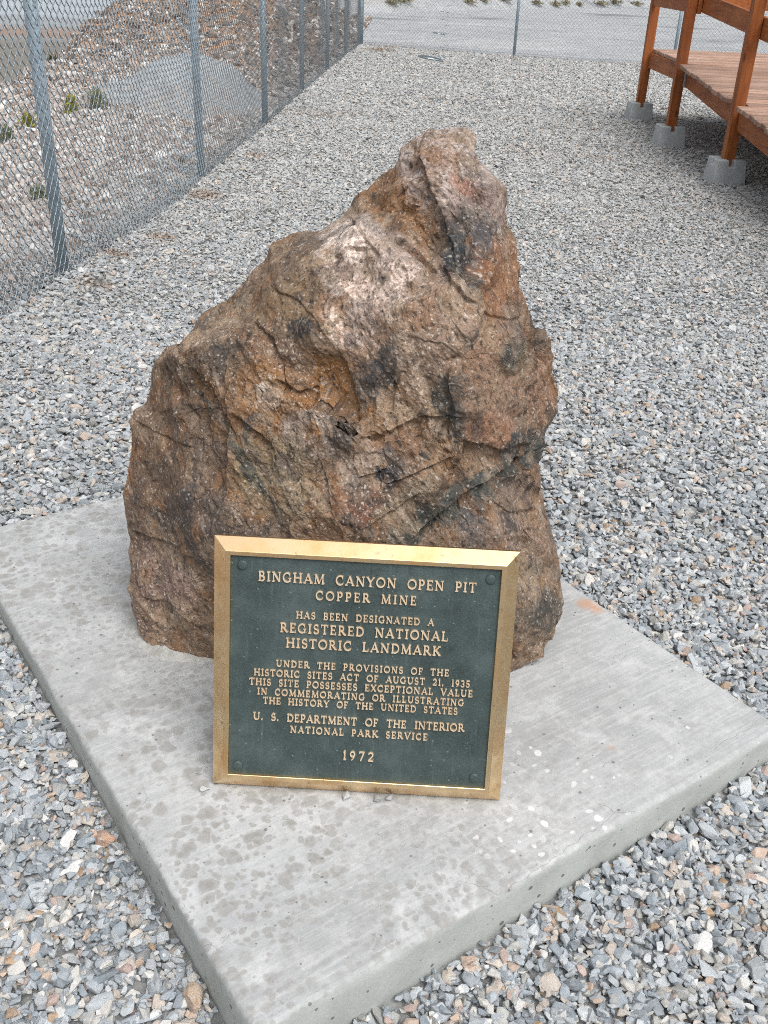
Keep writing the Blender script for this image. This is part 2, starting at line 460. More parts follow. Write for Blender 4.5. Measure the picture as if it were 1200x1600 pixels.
def rubble():
    rng = np.random.default_rng(11)
    st = [(0, lin(186, 176, 169)), (.25, lin(166, 154, 147)), (.42, lin(202, 198, 192)), (.58, lin(152, 140, 132)), (.7, lin(182, 181, 179)),
          (.82, lin(134, 121, 112)), (.90, lin(215, 212, 208))]
    mat = stone_material('rubble_stone', st); dark = stone_material('bank_stone', [(0, lin(136, 120, 107)), (.35, lin(148, 136, 128)), (.6, lin(104, 94, 87)), (.78, lin(187, 178, 171)), (.9, lin(212, 208, 202))])
    ms = stone_meshes('rubble_stone', 8, mat, 21, (10, 14), (.5, .85), False) + stone_meshes('bank_stone', 8, dark, 22, (10, 14), (.5, .85), False)
    P = []; Sc = []; I = []
    for y0, y1, dens, size in ((2.5, 7, 1900, .036), (7, 12, 950, .046), (12, 18, 520, .060), (18, 34, 190, .095)):
        n = int((y1 - y0) * 9 * dens)
        x = rng.uniform(-9, 0, n); y = rng.uniform(y0, y1, n)
        dx = fence_x(np.clip(y, 2, 23.3)) - x
        # grey gravel continues a little past the fence near the camera
        keep = (dx > .12 + rng.exponential(.10, n) * (y < 12)) | ((y > 23.6) & (x < -1.2))
        x, y = x[keep], y[keep]; z = ground_z(x, y)
        px, py, dp = project(np.stack([x, y, z], -1))
        keep = (dp > .3) & (px > -300) & (px < 640) & (py > -120) & (py < 900) & (z > -1.5)
        x, y, z = x[keep], y[keep], z[keep]
        s = np.clip(size * np.exp(rng.normal(-.1, .5, len(x))), size * .35, size * 3.4)
        d = (rng.random(len(x)) < sstep(11, 17, y) * .85 + .06)
        P.append(np.stack([x, y, z + s * .1], -1)); Sc.append(s); I.append(np.where(d, 8, 0) + rng.integers(0, 8, len(x)))
    P = np.concatenate(P); s = np.concatenate(Sc); I = np.concatenate(I); n = len(P)
    rot = np.stack([rng.normal(0, .5, n), rng.normal(0, .5, n), rng.uniform(0, 6.283, n)], -1)
    print('rubble', n)
    scatter('rubble', P, rot, s[:, None] * np.exp(rng.normal(0, .15, (n, 3))), I, ms)
rubble()

# ------------------------------------------------------------------ concrete slab
def concrete_slab():
    r = .012
    def axis(L):
        a = np.concatenate([np.array([0, .0015, .004, .007, .010, .013]), np.linspace(.018, .09, 13)])
        mid = np.linspace(.10, L - .10, int((L - .2) / .012))
        return np.concatenate([a, mid, L - a[::-1]])
    us, vs = axis(LU), axis(LV)
    U, V = np.meshgrid(us, vs)
    d = np.minimum(np.minimum(U, LU - U), np.minimum(V, LV - V))
    q = np.clip((r - d) / r, 0, 1)
    Z = SZ - r * (1 - np.sqrt(1 - q * q * .999))
    n3 = np.stack([U, V, 0 * U], -1).reshape(-1, 3)
    N = fbm(n3 * 9, 4, 2).reshape(U.shape); N2 = fbm(n3 * 40, 3, 5).reshape(U.shape)
    w = .062 + .008 * fbm(n3 * 5, 2, 8).reshape(U.shape)
    band = 1 - sstep(-.004, .004, d - w)
    groove = np.exp(-((d - w) / .007) ** 2)
    Z = Z + .0012 * N * (1 - band) + .0006 * N2 - .0016 * band - .0022 * groove * (.45 + 1.1 * N)
    wob = (.0035 * fbm(n3 * 6, 3, 14).reshape(U.shape) + .0015 * fbm(n3 * 50, 2, 15).reshape(U.shape)) * (d < .02)
    Z = Z - np.abs(wob) * (d < .008)
    ox = (U - LU / 2); oy = (V - LV / 2)
    sx = np.where(np.abs(ox) > LU / 2 - .004, np.sign(ox), 0); sy = np.where(np.abs(oy) > LV / 2 - .004, np.sign(oy), 0)
    U2 = U + sx * wob; V2 = V + sy * wob
    # chipped back corner
    XY = cF + U2[..., None] * eU + V2[..., None] * eV
    top = np.concatenate([XY, Z[..., None]], -1)
    ny, nx = U.shape
    verts = [top.reshape(-1, 3)]; idx = np.arange(ny * nx).reshape(ny, nx)
    faces = [np.stack([idx[:-1, :-1], idx[:-1, 1:], idx[1:, 1:], idx[1:, :-1]], -1).reshape(-1, 4)]
    ring = np.concatenate([idx[0, :], idx[1:, -1], idx[-1, -2::-1], idx[-2:0:-1, 0]])
    rp = top.reshape(-1, 3)[ring]; prev = ring; base = ny * nx
    c2 = cF + LU / 2 * eU + LV / 2 * eV
    for k, zz in enumerate((.105, .09, .07, .05, .03, .01, -.02, -.06)):
        nn = fbm(np.c_[rp[:, :2] * 14, np.full(len(rp), zz * 14)], 3, 18) * .002
        o = rp.copy(); dv = o[:, :2] - c2; dv /= np.linalg.norm(dv, axis=1)[:, None]
        o[:, :2] += dv * nn[:, None]; o[:, 2] = zz
        cur = base + np.arange(len(ring)); base += len(ring); verts.append(o)
        faces.append(np.stack([np.roll(prev, -1), prev, cur, np.roll(cur, -1)], -1)); prev = cur
    Vv = np.concatenate(verts)
    # local coordinates: u along the front edge, v along the left edge
    uu, vv = slab_uv(Vv[:, 0], Vv[:, 1])
    loc = np.stack([uu, vv, Vv[:, 2]], -1)
    me = np_mesh('concrete_slab', loc, faces, True)
    m = NT('broomed_concrete', .85, 0, .3)
    co = m.coord('Object'); st = m.coord('Object', (1.6, 22, 3))
    sep = m.n('ShaderNodeSeparateXYZ'); m.l(co, sep.inputs[0])
    du = m.math('MINIMUM', sep.outputs[0], m.math('SUBTRACT', LU, sep.outputs[0]))
    dv = m.math('MINIMUM', sep.outputs[1], m.math('SUBTRACT', LV, sep.outputs[1]))
    dd = m.math('MINIMUM', du, dv)
    topm = m.map(sep.outputs[2], SZ - .014, SZ - .006)
    broom = m.noise(st, 5, 5, .6); fine = m.noise(co, 130, 4, .7); big = m.noise(co, 2.3, 5, .6); mid = m.noise(co, 11, 5, .6, .4)
    c = m.ramp(big, [(.3, lin(160, 161, 161)), (.5, lin(175, 177, 177)), (.68, lin(188, 190, 190))])
    c = m.mix(m.map(broom, .48, .72, 0, .5), c, lin(206, 206, 204))
    c = m.mix(m.map(broom, .5, .30, 0, .26), c, lin(154, 153, 150))
    c = m.mix(m.map(m.noise(co, 4.2, 6, .68, .8), .5, .66, 0, .55), c, lin(168, 169, 170)); c = m.mix(m.map(m.noise(co, 26, 5, .7), .5, .72, 0, .4), c, lin(214, 214, 213))
    c = m.mix(m.map(mid, .54, .68, 0, .6), c, lin(207, 208, 208))
    # damp round spots, in clusters
    wob = m.n('ShaderNodeVectorMath', operation='ADD'); nz = m.n('ShaderNodeTexNoise'); nz.inputs['Scale'].default_value = 30
    m.l(co, nz.inputs['Vector']); sc = m.n('ShaderNodeVectorMath', operation='SCALE'); sc.inputs['Scale'].default_value = .022
    m.l(nz.outputs['Color'], sc.inputs[0]); m.l(co, wob.inputs[0]); m.l(sc.outputs[0], wob.inputs[1])
    for scale, thr, cl, f in ((36, .44, 3.2, .62), (24, .40, 2.1, .62), (60, .48, 4.0, .6)):
        vd = m.voro(wob.outputs[0], scale); vc = m.voro(wob.outputs[0], scale, 'F1', 'Color')
        s2 = m.n('ShaderNodeSeparateColor'); m.l(vc, s2.inputs[0])
        th = m.map(s2.outputs[0], 0, 1, .10, thr + .14)
        mask = m.map(m.math('SUBTRACT', th, vd), -.03, .12)
        clus = m.math('MULTIPLY', m.map(m.noise(co, cl, 2), .36, .55), m.map(m.math('ADD', sep.outputs[0], m.math('MULTIPLY', big, .5)), 1.15, .55, .25, 1))
        c = m.mix(m.math('MULTIPLY', m.math('MULTIPLY', mask, clus), f), c, lin(146, 144, 139))
    # pale splashes
    vd = m.voro(wob.outputs[0], 44); vc = m.voro(wob.outputs[0], 44, 'F1', 'Color')
    s3 = m.n('ShaderNodeSeparateColor'); m.l(vc, s3.inputs[0])
    pm = m.math('MULTIPLY', m.map(m.math('SUBTRACT', m.map(s3.outputs[1], .3, 1, 0, .42), vd), 0, .05), m.map(m.noise(m.coord('Object', (1, 1, 1)), 4.3, 1), .46, .54))
    pm = m.math('MULTIPLY', pm, m.math('MULTIPLY', m.map(sep.outputs[0], .45, .6), m.map(sep.outputs[1], .42, .3)))
    c = m.mix(m.math('MULTIPLY', pm, m.map(mid, .36, .56, .3, .85)), c, lin(230, 230, 228))
    # rust stains near the edge beside the rock
    for (ru, rv, rr) in RUST:
        ds = m.n('ShaderNodeVectorMath', operation='DISTANCE'); m.l(wob.outputs[0], ds.inputs[0]); ds.inputs[1].default_value = (ru + .011, rv + .011, SZ)
        c = m.mix(m.map(ds.outputs['Value'], rr, rr * .25, 0, .75), c, lin(198, 142, 96))
    # groove shade put into the colour: darker line along the tooled edge
    gl = m.math('SUBTRACT', 1.0, m.math('MULTIPLY', m.math('ABSOLUTE', m.math('SUBTRACT', m.math('ADD', .06, m.math('MULTIPLY', mid, .022)))), 62.0))
    gl = m.math('MULTIPLY', m.math('MAXIMUM', gl, 0.0), m.map(m.noise(co, 5.0, 4, .7), .34, .56, .2, 1.))
    c = m.mix(m.math('MULTIPLY', gl, topm), c, lin(140, 142, 144))
    # sides: slightly greener cement with bug holes
    side = m.mix(m.map(mid, .4, .65), lin(190, 194, 190), lin(176, 180, 176))
    hole_v = m.coord('Object', (1, 1, 1.0)); hv = m.voro(hole_v, 55); hc = m.voro(hole_v, 55, 'F1', 'Color')
    s4 = m.n('ShaderNodeSeparateColor'); m.l(hc, s4.inputs[0])
    hole = m.map(m.math('SUBTRACT', m.map(s4.outputs[2], .72, 1, 0, .34), hv), 0, .06)
    side = m.mix(m.math('MULTIPLY', hole, .8), side, lin(92, 92, 88))
    c = m.mix(topm, side, c)
    pv = m.voro(co, 90); pc = m.voro(co, 90, 'F1', 'Color'); s5 = m.n('ShaderNodeSeparateColor'); m.l(pc, s5.inputs[0])
    pit = m.map(m.math('SUBTRACT', m.map(s5.outputs[0], .93, 1, 0, .35), pv), 0, .05)
    c = m.mix(m.math('MULTIPLY', pit, .7), c, lin(96, 94, 90))
    c = m.mix(m.map(fine, .3, .7, 0, .22), c, lin(128, 127, 124))
    # a few hairline cracks running in from the edge
    ck = m.voro(wob.outputs[0], 3.4, 'DISTANCE_TO_EDGE'); ckm = m.math('MULTIPLY', m.math('MULTIPLY', m.map(ck, .0028, .0008), m.map(m.noise(co, 2.7, 2), .52, .56)), m.map(dd, .075, .05))
    ckm = m.math('MULTIPLY', ckm, topm)
    c = m.mix(m.math('MULTIPLY', ckm, .4), c, lin(120, 120, 118))
    m.base(c)
    h = m.math('ADD', m.math('MULTIPLY', broom, m.math('MULTIPLY', topm, .6)), m.math('MULTIPLY', fine, .5))
    h = m.math('SUBTRACT', h, m.math('MULTIPLY', m.math('ADD', hole, pit), 1.2)); h = m.math('SUBTRACT', h, ckm)
    m.bump(h, .35, .004)
    o = link('concrete_slab', me, m.m)
    o.location = (cF[0], cF[1], 0); o.rotation_euler = (0, 0, math.atan2(eU[1], eU[0]))
    tag(o, 'pale grey square concrete slab with broomed top under the boulder', 'slab')
RUST = []
for (a, b, rr) in ((915, 942, .035), (932, 951, .03), (955, 1167, .016), (966, 1163, .012)):
    p = at_z(np.array(a), np.array(b), SZ); u_, v_ = slab_uv(p[0], p[1]); RUST.append((float(u_), float(v_), rr))
concrete_slab()

# ------------------------------------------------------------------ boulder
CONT = [(690, 204, 2.13), (711, 199, 2.13), (729, 203, 2.12), (738, 216, 2.11), (739, 240, 2.08), (750, 258, 2.07), (771, 276, 2.08), (786, 297, 2.09), (790, 330, 2.09), (787, 350, 2.08),
        (804, 378, 2.08), (813, 432, 2.07), (824, 480, 2.08), (830, 506, 2.10), (852, 510, 2.16), (861, 534, 2.17), (864, 564, 2.17), (867, 612, 2.16), (866, 640, 2.14), (856, 666, 2.10),
        (847, 700, 2.04), (843, 720, 2.01), (855, 780, 1.99), (864, 840, 1.98), (873, 894, 1.97), (876, 960, 1.95), (870, 990, 1.94), (855, 1012, 1.925), (852, 1029, 1.90), (816, 1041, 1.885),
        (801, 1050, 1.87), (740, 1062, 1.835), (600, 1066, 1.81), (470, 1050, 1.825), (400, 1034, 1.85), (330, 1025, 1.87), (270, 1025, 1.88), (240, 1014, 1.90), (216, 990, 1.93), (207, 948, 1.97), (199, 876, 2.0),
        (201, 834, 2.02), (197, 774, 2.04), (198, 720, 2.05), (201, 655, 2.07), (207, 642, 2.08), (225, 627, 2.10), (233, 576, 2.12), (240, 562, 2.12), (255, 541, 2.13), (279, 537, 2.15), (309, 507, 2.16),
        (324, 489, 2.18), (360, 462, 2.19), (384, 440, 2.20), (414, 410, 2.22), (423, 384, 2.23), (462, 366, 2.23), (504, 358, 2.20), (534, 342, 2.18), (552, 325, 2.18), (564, 303, 2.18), (594, 276, 2.17), (618, 243, 2.16), (642, 216, 2.15), (669, 198, 2.14)]
INNER = [(655, 245, 2.06), (690, 330, 1.985), (716, 402, 1.93), (722, 440, 1.90), (612, 295, 2.075), (640, 335, 2.035), (668, 385, 1.99), (598, 335, 2.075),
         (566, 338, 2.05), (610, 352, 1.99), (650, 400, 1.95), (700, 425, 1.925), (545, 352, 2.03), (515, 382, 1.99), (560, 372, 1.965), (600, 395, 1.915),
         (450, 445, 1.99), (398, 498, 1.97), (335, 528, 1.985), (290, 548, 2.02), (258, 560, 2.06),
         (760, 290, 2.00), (765, 345, 1.96), (775, 400, 1.96), (790, 450, 1.975), (742, 400, 1.90), (735, 460, 1.87), (760, 480, 1.90),
         (548, 405, 1.95), (530, 440, 1.93), (560, 470, 1.885), (600, 470, 1.87), (650, 480, 1.84), (700, 560, 1.82), (775, 545, 1.885), (815, 530, 1.985), (826, 600, 2.01), (835, 660, 2.02), (850, 600, 2.13), (848, 560, 2.14),
         (345, 560, 1.945), (352, 640, 1.88), (350, 720, 1.845), (342, 790, 1.82), (345, 850, 1.82), (270, 600, 2.015), (265, 680, 1.985), (240, 760, 1.98), (255, 850, 1.955), (235, 930, 1.945), (270, 980, 1.90), (300, 900, 1.89),
         (430, 520, 1.935), (440, 560, 1.92), (470, 520, 1.90), (500, 545, 1.885), (430, 610, 1.90), (470, 640, 1.885), (400, 640, 1.885), (500, 600, 1.90), (530, 660, 1.86), (545, 590, 1.865), (552, 640, 1.84),
         (460, 660, 1.86), (480, 640, 1.835), (520, 660, 1.81), (550, 680, 1.80), (500, 700, 1.80), (420, 700, 1.835), (400, 760, 1.82), (450, 790, 1.78), (520, 800, 1.755), (490, 722, 1.80), (520, 745, 1.785),
         (610, 560, 1.835), (600, 620, 1.83), (640, 640, 1.825), (600, 690, 1.79), (660, 700, 1.795), (700, 640, 1.80), (715, 600, 1.81), (720, 700, 1.805), (770, 640, 1.85), (770, 690, 1.845), (810, 690, 1.91),
         (660, 745, 1.775), (600, 770, 1.76), (735, 715, 1.84), (690, 770, 1.80), (650, 800, 1.775), (620, 838, 1.765), (780, 720, 1.875), (820, 712, 1.945),
         (835, 728, 1.93), (780, 755, 1.865), (720, 800, 1.80), (660, 845, 1.765), (760, 840, 1.80), (830, 830, 1.88), (790, 900, 1.82), (835, 950, 1.87), (540, 850, 1.745), (420, 860, 1.78),
         (820, 1010, 1.885), (760, 1000, 1.83), (600, 960, 1.765), (480, 950, 1.775), (400, 960, 1.80), (340, 960, 1.84)]
PATCH = [(575, 374, 9, 40, -40, (140, 88, 48), .85), (655, 396, 7, 36, -42, (150, 104, 62), .7),   # px, py, rx, ry, angle, colour, strength
    (600, 300, 75, 50, 35, (150, 106, 64), .9), (640, 345, 60, 30, 50, (142, 98, 56), .9), (560, 338, 40, 22, 20, (168, 148, 124), .6),
    (700, 260, 80, 60, 20, (168, 154, 150), .85), (740, 330, 55, 50, 0, (162, 140, 134), .8), (730, 290, 30, 14, 40, (168, 110, 84), .6),
    (745, 370, 40, 38, 30, (82, 86, 92), .9), (722, 425, 24, 42, 10, (74, 80, 88), .95), (765, 385, 24, 26, 0, (96, 96, 100), .7),
    (785, 440, 38, 70, -8, (156, 106, 70), .9), (800, 500, 26, 40, 0, (122, 112, 104), .7), (590, 380, 70, 28, 20, (160, 144, 138), .8),
    (545, 405, 42, 55, 15, (222, 204, 194), .9), (590, 440, 70, 40, -10, (198, 178, 170), .85), (545, 480, 40, 60, 20, (214, 190, 176), .85), (585, 530, 50, 60, 40, (196, 170, 158), .75),
    (620, 500, 30, 22, 0, (150, 130, 112), .6), (680, 520, 60, 90, 15, (158, 132, 114), .8), (640, 560, 22, 70, -20, (190, 168, 152), .7), (520, 420, 26, 18, 0, (110, 78, 60), .6),
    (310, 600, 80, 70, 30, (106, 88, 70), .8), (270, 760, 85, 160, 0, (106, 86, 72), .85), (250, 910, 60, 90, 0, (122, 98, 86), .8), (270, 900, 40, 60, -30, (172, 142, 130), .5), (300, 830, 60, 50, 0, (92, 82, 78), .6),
    (360, 640, 70, 60, 30, (140, 102, 66), .8), (440, 620, 70, 55, 20, (150, 104, 58), .9), (535, 620, 30, 80, -28, (152, 106, 58), .9), (420, 545, 60, 30, 10, (144, 106, 76), .7), (450, 480, 60, 40, -30, (134, 108, 76), .7),
    (475, 508, 22, 14, 0, (58, 58, 62), .9), (418, 625, 14, 16, 0, (224, 214, 206), .8), (419, 622, 7, 8, 0, (52, 56, 64), .95), (400, 676, 22, 24, 0, (84, 88, 92), .8), (455, 660, 14, 14, 0, (70, 72, 78), .8),
    (490, 680, 50, 40, 0, (160, 142, 130), .8), (520, 700, 60, 50, 0, (150, 130, 116), .7), (490, 690, 14, 22, 0, (164, 110, 48), .8), (380, 770, 24, 60, -30, (150, 106, 62), .8), (420, 740, 60, 70, -40, (132, 118, 92), .7),
    (500, 740, 30, 30, 0, (156, 106, 58), .8), (495, 735, 6, 50, -25, (222, 200, 186), .85), (560, 790, 50, 34, -10, (122, 76, 54), .85), (600, 580, 22, 50, 20, (92, 94, 98), .7), (572, 590, 30, 22, -20, (88, 90, 96), .7), (562, 620, 22, 18, 0, (78, 80, 84), .7),
    (617, 596, 7, 14, 0, (30, 32, 36), .95), (612, 640, 26, 26, 20, (186, 162, 140), .7), (650, 700, 60, 24, -10, (130, 96, 72), .7), (710, 625, 34, 36, 0, (94, 92, 88), .9), (722, 665, 16, 34, 10, (84, 84, 82), .8), (700, 672, 16, 14, 0, (92, 94, 98), .7),
    (770, 600, 50, 90, 0, (156, 122, 100), .8), (760, 670, 40, 26, 0, (158, 112, 84), .8), (800, 560, 24, 24, 0, (112, 112, 98), .8), (850, 600, 22, 60, 0, (140, 102, 78), .8), (836, 520, 10, 60, 6, (92, 62, 42), .6),
    (745, 765, 150, 20, -34, (74, 82, 78), .95), (650, 830, 70, 18, -30, (80, 86, 80), .9), (815, 690, 40, 14, -25, (78, 80, 80), .9), (838, 712, 24, 10, -20, (76, 82, 84), .8), (800, 720, 60, 12, -30, (120, 104, 88), .6),
    (738, 825, 20, 42, 8, (98, 98, 102), .8), (810, 770, 40, 36, -20, (116, 104, 98), .7), (800, 850, 60, 50, 0, (150, 124, 110), .7), (840, 940, 50, 60, 0, (134, 124, 112), .8), (855, 970, 22, 40, 20, (82, 80, 76), .7), (820, 1000, 40, 30, 0, (112, 92, 78), .7),
    (604, 712, 12, 9, 0, (62, 66, 76), .9), (600, 745, 12, 10, 0, (60, 66, 78), .9), (556, 748, 10, 12, 0, (64, 68, 78), .9), (622, 745, 10, 18, 10, (74, 76, 84), .8), (590, 832, 12, 8, 0, (66, 70, 72), .9), (540, 682, 9, 8, 0, (70, 72, 76), .8), (668, 715, 8, 8, 0, (66, 66, 70), .8), (550, 815, 12, 10, 0, (74, 74, 72), .8),
    (470, 770, 50, 50, 0, (138, 124, 104), .6), (560, 725, 40, 24, -20, (170, 150, 136), .6), (620, 660, 60, 20, -15, (164, 138, 112), .7), (640, 790, 60, 20, -35, (140, 126, 108), .7), (300, 540, 60, 14, -20, (156, 132, 112), .7), (360, 490, 40, 18, -30, (140, 124, 104), .7), (450, 400, 40, 16, -15, (144, 116, 90), .7), (330, 660, 8, 60, -35, (96, 100, 92), .8), (395, 745, 7, 60, -35, (92, 96, 88), .8)]

LEDGE = [  # broken edges: the stone steps back on the right-hand side of each line; depth (m), reach (px)
    ([(640, 850), (690, 800), (740, 762), (800, 725), (848, 698)], .034, 30), ([(838, 690), (828, 610), (832, 540), (838, 508)], .035, 9), ([(655, 240), (672, 290), (690, 330), (716, 405)], .016, 50),
    ([(690, 400), (650, 352), (600, 338), (560, 334)], .010, 30), ([(512, 400), (545, 386), (575, 384)], .012, 22), ([(528, 540), (548, 600), (556, 690)], .013, 45),
    ([(560, 690), (520, 650), (497, 632), (470, 640), (452, 676)], .016, 34), ([(556, 690), (600, 672), (660, 650), (730, 652)], .018, 22), ([(722, 690), (780, 700), (838, 690)], .020, 20),
    ([(290, 560), (330, 600), (345, 660), (350, 740), (342, 835)], .022, 50), ([(395, 500), (430, 530), (445, 560)], .012, 34), ([(490, 690), (508, 745), (520, 800)], .015, 22),
    ([(698, 415), (706, 455), (735, 470)], .014, 16), ([(203, 650), (245, 678), (305, 700)], .007, 18), ([(203, 828), (262, 850), (330, 884)], .016, 20), ([(598, 575), (620, 600), (614, 645)], .010, 14),
    ([(700, 545), (708, 640), (702, 692)], .014, 26), ([(545, 335), (575, 374), (600, 402)], .013, 8), ([(622, 362), (660, 398), (684, 432)], .018, 8),
    ([(360, 640), (420, 690), (440, 760)], .016, 26), ([(380, 560), (350, 620), (370, 700)], .012, 20), ([(600, 760), (660, 735), (720, 712)], .014, 16), ([(560, 830), (620, 800), (660, 770)], .012, 14),
    ([(640, 250), (625, 280), (632, 310)], .012, 10), ([(740, 480), (790, 500), (822, 488)], .007, 18), ([(640, 520), (690, 535), (720, 570)], .005, 20), ([(430, 590), (470, 612), (500, 600)], .014, 16),
    ([(430, 455), (470, 470), (510, 520)], .008, 22), ([(220, 930), (270, 945), (320, 985)], .014, 18), ([(760, 780), (800, 800), (850, 790)], .007, 20)]
def boulder():
    C = np.array(CONT, float); c0 = np.array([535., 660.])
    nA, nR, nB = 980, 370, 70
    # resample the outline evenly by angle around the middle of the face (the outline is star-shaped from it)
    ang = np.unwrap(np.arctan2(C[:, 1] - c0[1], C[:, 0] - c0[0])); 
    dens = 40
    Cc = np.concatenate([C, C[:1]]); pts = np.concatenate([Cc[i] + (Cc[i + 1] - Cc[i]) * np.linspace(0, 1, dens, endpoint=False)[:, None] for i in range(len(C))])
    seg = np.linalg.norm(np.diff(np.concatenate([pts, pts[:1]])[:, :2], axis=0), axis=1); cum = np.concatenate([[0], np.cumsum(seg)])
    s = np.linspace(0, cum[-1], nA, endpoint=False)
    pp = np.concatenate([pts, pts[:1]]); OUT = np.stack([np.interp(s, cum, pp[:, k]) for k in range(3)], -1)
    # low sculpt: triangulated control points carrying depth
    V = [Vector((a, b)) for a, b, _ in CONT + INNER]; nC = len(CONT)
    r = delaunay_2d_cdt(V, [(i, (i + 1) % nC) for i in range(nC)], [], 0, 1e-6)
    tv = np.array([tuple(v) for v in r[0]]); tf = np.array([f[:3] for f in r[2]])
    src = np.array(CONT + INNER, float)
    ty = np.array([src[np.argmin(((src[:, :2] - p) ** 2).sum(1)), 2] for p in tv])
    rho = np.linspace(0, 1, nR) ** .75
    PX = c0[0] + rho[:, None] * (OUT[None, :, 0] - c0[0]); PY = c0[1] + rho[:, None] * (OUT[None, :, 1] - c0[1])
    P2 = np.stack([PX, PY], -1).reshape(-1, 2)
    # roughen the crease lines
    wz = np.c_[P2 * .02, np.zeros(len(P2))]
    W2 = P2 + np.stack([fbm(wz, 4, 61), fbm(wz, 4, 67)], -1) * 16 * np.repeat(1 - rho ** 8, nA)[:, None]
    Yd = np.full(len(P2), np.nan)
    for f in tf:
        a, b, c = tv[f[0]], tv[f[1]], tv[f[2]]
        den = (b[1] - c[1]) * (a[0] - c[0]) + (c[0] - b[0]) * (a[1] - c[1])
        if abs(den) < 1e-6: continue
        bb = (W2[:, 0] >= min(a[0], b[0], c[0]) - 1) & (W2[:, 0] <= max(a[0], b[0], c[0]) + 1) & np.isnan(Yd)
        ii = np.nonzero(bb)[0]; q = W2[ii]
        l0 = ((b[1] - c[1]) * (q[:, 0] - c[0]) + (c[0] - b[0]) * (q[:, 1] - c[1])) / den
        l1 = ((c[1] - a[1]) * (q[:, 0] - c[0]) + (a[0] - c[0]) * (q[:, 1] - c[1])) / den
        l2 = 1 - l0 - l1; e = -1e-3
        ok = (l0 > e) & (l1 > e) & (l2 > e)
        Yd[ii[ok]] = l0[ok] * ty[f[0]] + l1[ok] * ty[f[1]] + l2[ok] * ty[f[2]]
    Yd = Yd.reshape(nR, nA)
    edgeY = np.broadcast_to(OUT[None, :, 2], Yd.shape)
    Yd = np.where(np.isnan(Yd), edgeY, Yd)
    for _ in range(2):
        Z = Yd.copy()
        Z[1:-1] = (Yd[1:-1] * 2 + Yd[:-2] + Yd[2:]) / 4
        Yd = (Z * 2 + np.roll(Z, 1, 1) + np.roll(Z, -1, 1)) / 4
        Yd[-1] = OUT[:, 2]; Yd[0] = Yd[1].mean()
    Pf = at_y(PX, PY, Yd)                                    # front shell
    ring = Pf[-1]
    # back shell: boxy at the foot, sloping away at the top
    t = np.linspace(0, 1, nB)[1:, None]
    cb = np.array([.0, 2.46, .36]); top = sstep(.45, 1.15, ring[:, 2])[None, :]
    nexp = 4.2 - 2.4 * top
    a = t * math.pi / 2
    dpt = np.sin(a) ** (2 / nexp); shr = np.cos(a) ** (2 / nexp)
    bx = cb[0] + shr * (ring[None, :, 0] - cb[0]); bz = cb[2] + shr * (ring[None, :, 2] - cb[2])
    by = ring[None, :, 1] + dpt * (cb[1] + .05 - ring[None, :, 1])
    bz = bz - (by - ring[None, :, 1]) * .55 * sstep(.3, .6, ring[None, :, 2]) * shr
    bz = np.maximum(bz, .10)
    Pb = np.stack([bx, by, bz], -1)
    allP = np.concatenate([Pf, Pb], 0); nr = allP.shape[0]
    flat = allP.reshape(-1, 3)
    # normals from the grid
    G = allP
    dr = np.gradient(G, axis=0); da = np.roll(G, -1, 1) - np.roll(G, 1, 1)
    N = np.cross(da, dr); N /= np.linalg.norm(N, axis=-1)[..., None] + 1e-9
    # point outward
    ctr = np.array([-.05, 2.1, .5]); sg = np.sign(((G - ctr) * N).sum(-1)); N *= np.where(sg == 0, 1, sg)[..., None] if (sg < 0).mean() < .5 else -1
    for _ in range(6):
        N[1:-1] = (N[1:-1] + N[:-2] + N[2:]) / 3; N = (N + np.roll(N, 1, 1) + np.roll(N, -1, 1)) / 3
    N /= np.linalg.norm(N, axis=-1)[..., None] + 1e-9
    N = N.reshape(-1, 3)
    R = Matrix.Rotation(.6, 3, 'Y') @ Matrix.Rotation(.35, 3, 'Z'); R = np.array(R)
    Q = flat @ R.T * np.array([1., 1., .62])                  # the grain runs slantwise
    wq = Q + .012 * np.stack([fbm(Q * 9, 3, 3), fbm(Q * 9, 3, 13), fbm(Q * 9, 3, 23)], -1)
    c1 = .38 - facets(wq * 5.2, 1, 4); c2 = .38 - facets(wq * 13 + 5, 2, 4); c3 = .38 - facets(wq * 34 + 9, 3, 3)
    nf = fbm(Q * 5, 4, 31); n2 = fbm(Q * 45, 4, 37); n3 = fbm(Q * 150, 3, 41)
    rough = .45 + 1.0 * sstep(-.25, .35, fbm(Q * 3.5, 3, 43))   # some faces are smoother than others
    c1 -= c1.mean(); c2 -= c2.mean(); c3 -= c3.mean()
    edge = np.ones((nr, nA)); edge[:nR] = (1 - .55 * sstep(.86, 1.0, rho))[:, None]; edge[nR:nR + 12] = .5; edge = edge.reshape(-1)
    D = .068 * c1 * edge + .012 * nf * edge + rough * (.024 * c2 + .0115 * c3 + .0048 * n2 + .0026 * n3)
    fpx, fpy, _ = project(flat)
    fpx = fpx + 5 * fbm(Q * 14, 3, 101) + 3 * fbm(Q * 60, 3, 103); fpy = fpy + 5 * fbm(Q * 14, 3, 107) + 3 * fbm(Q * 60, 3, 109)
    frontv = np.repeat(np.r_[np.ones(nR), np.zeros(nB - 1)], nA)
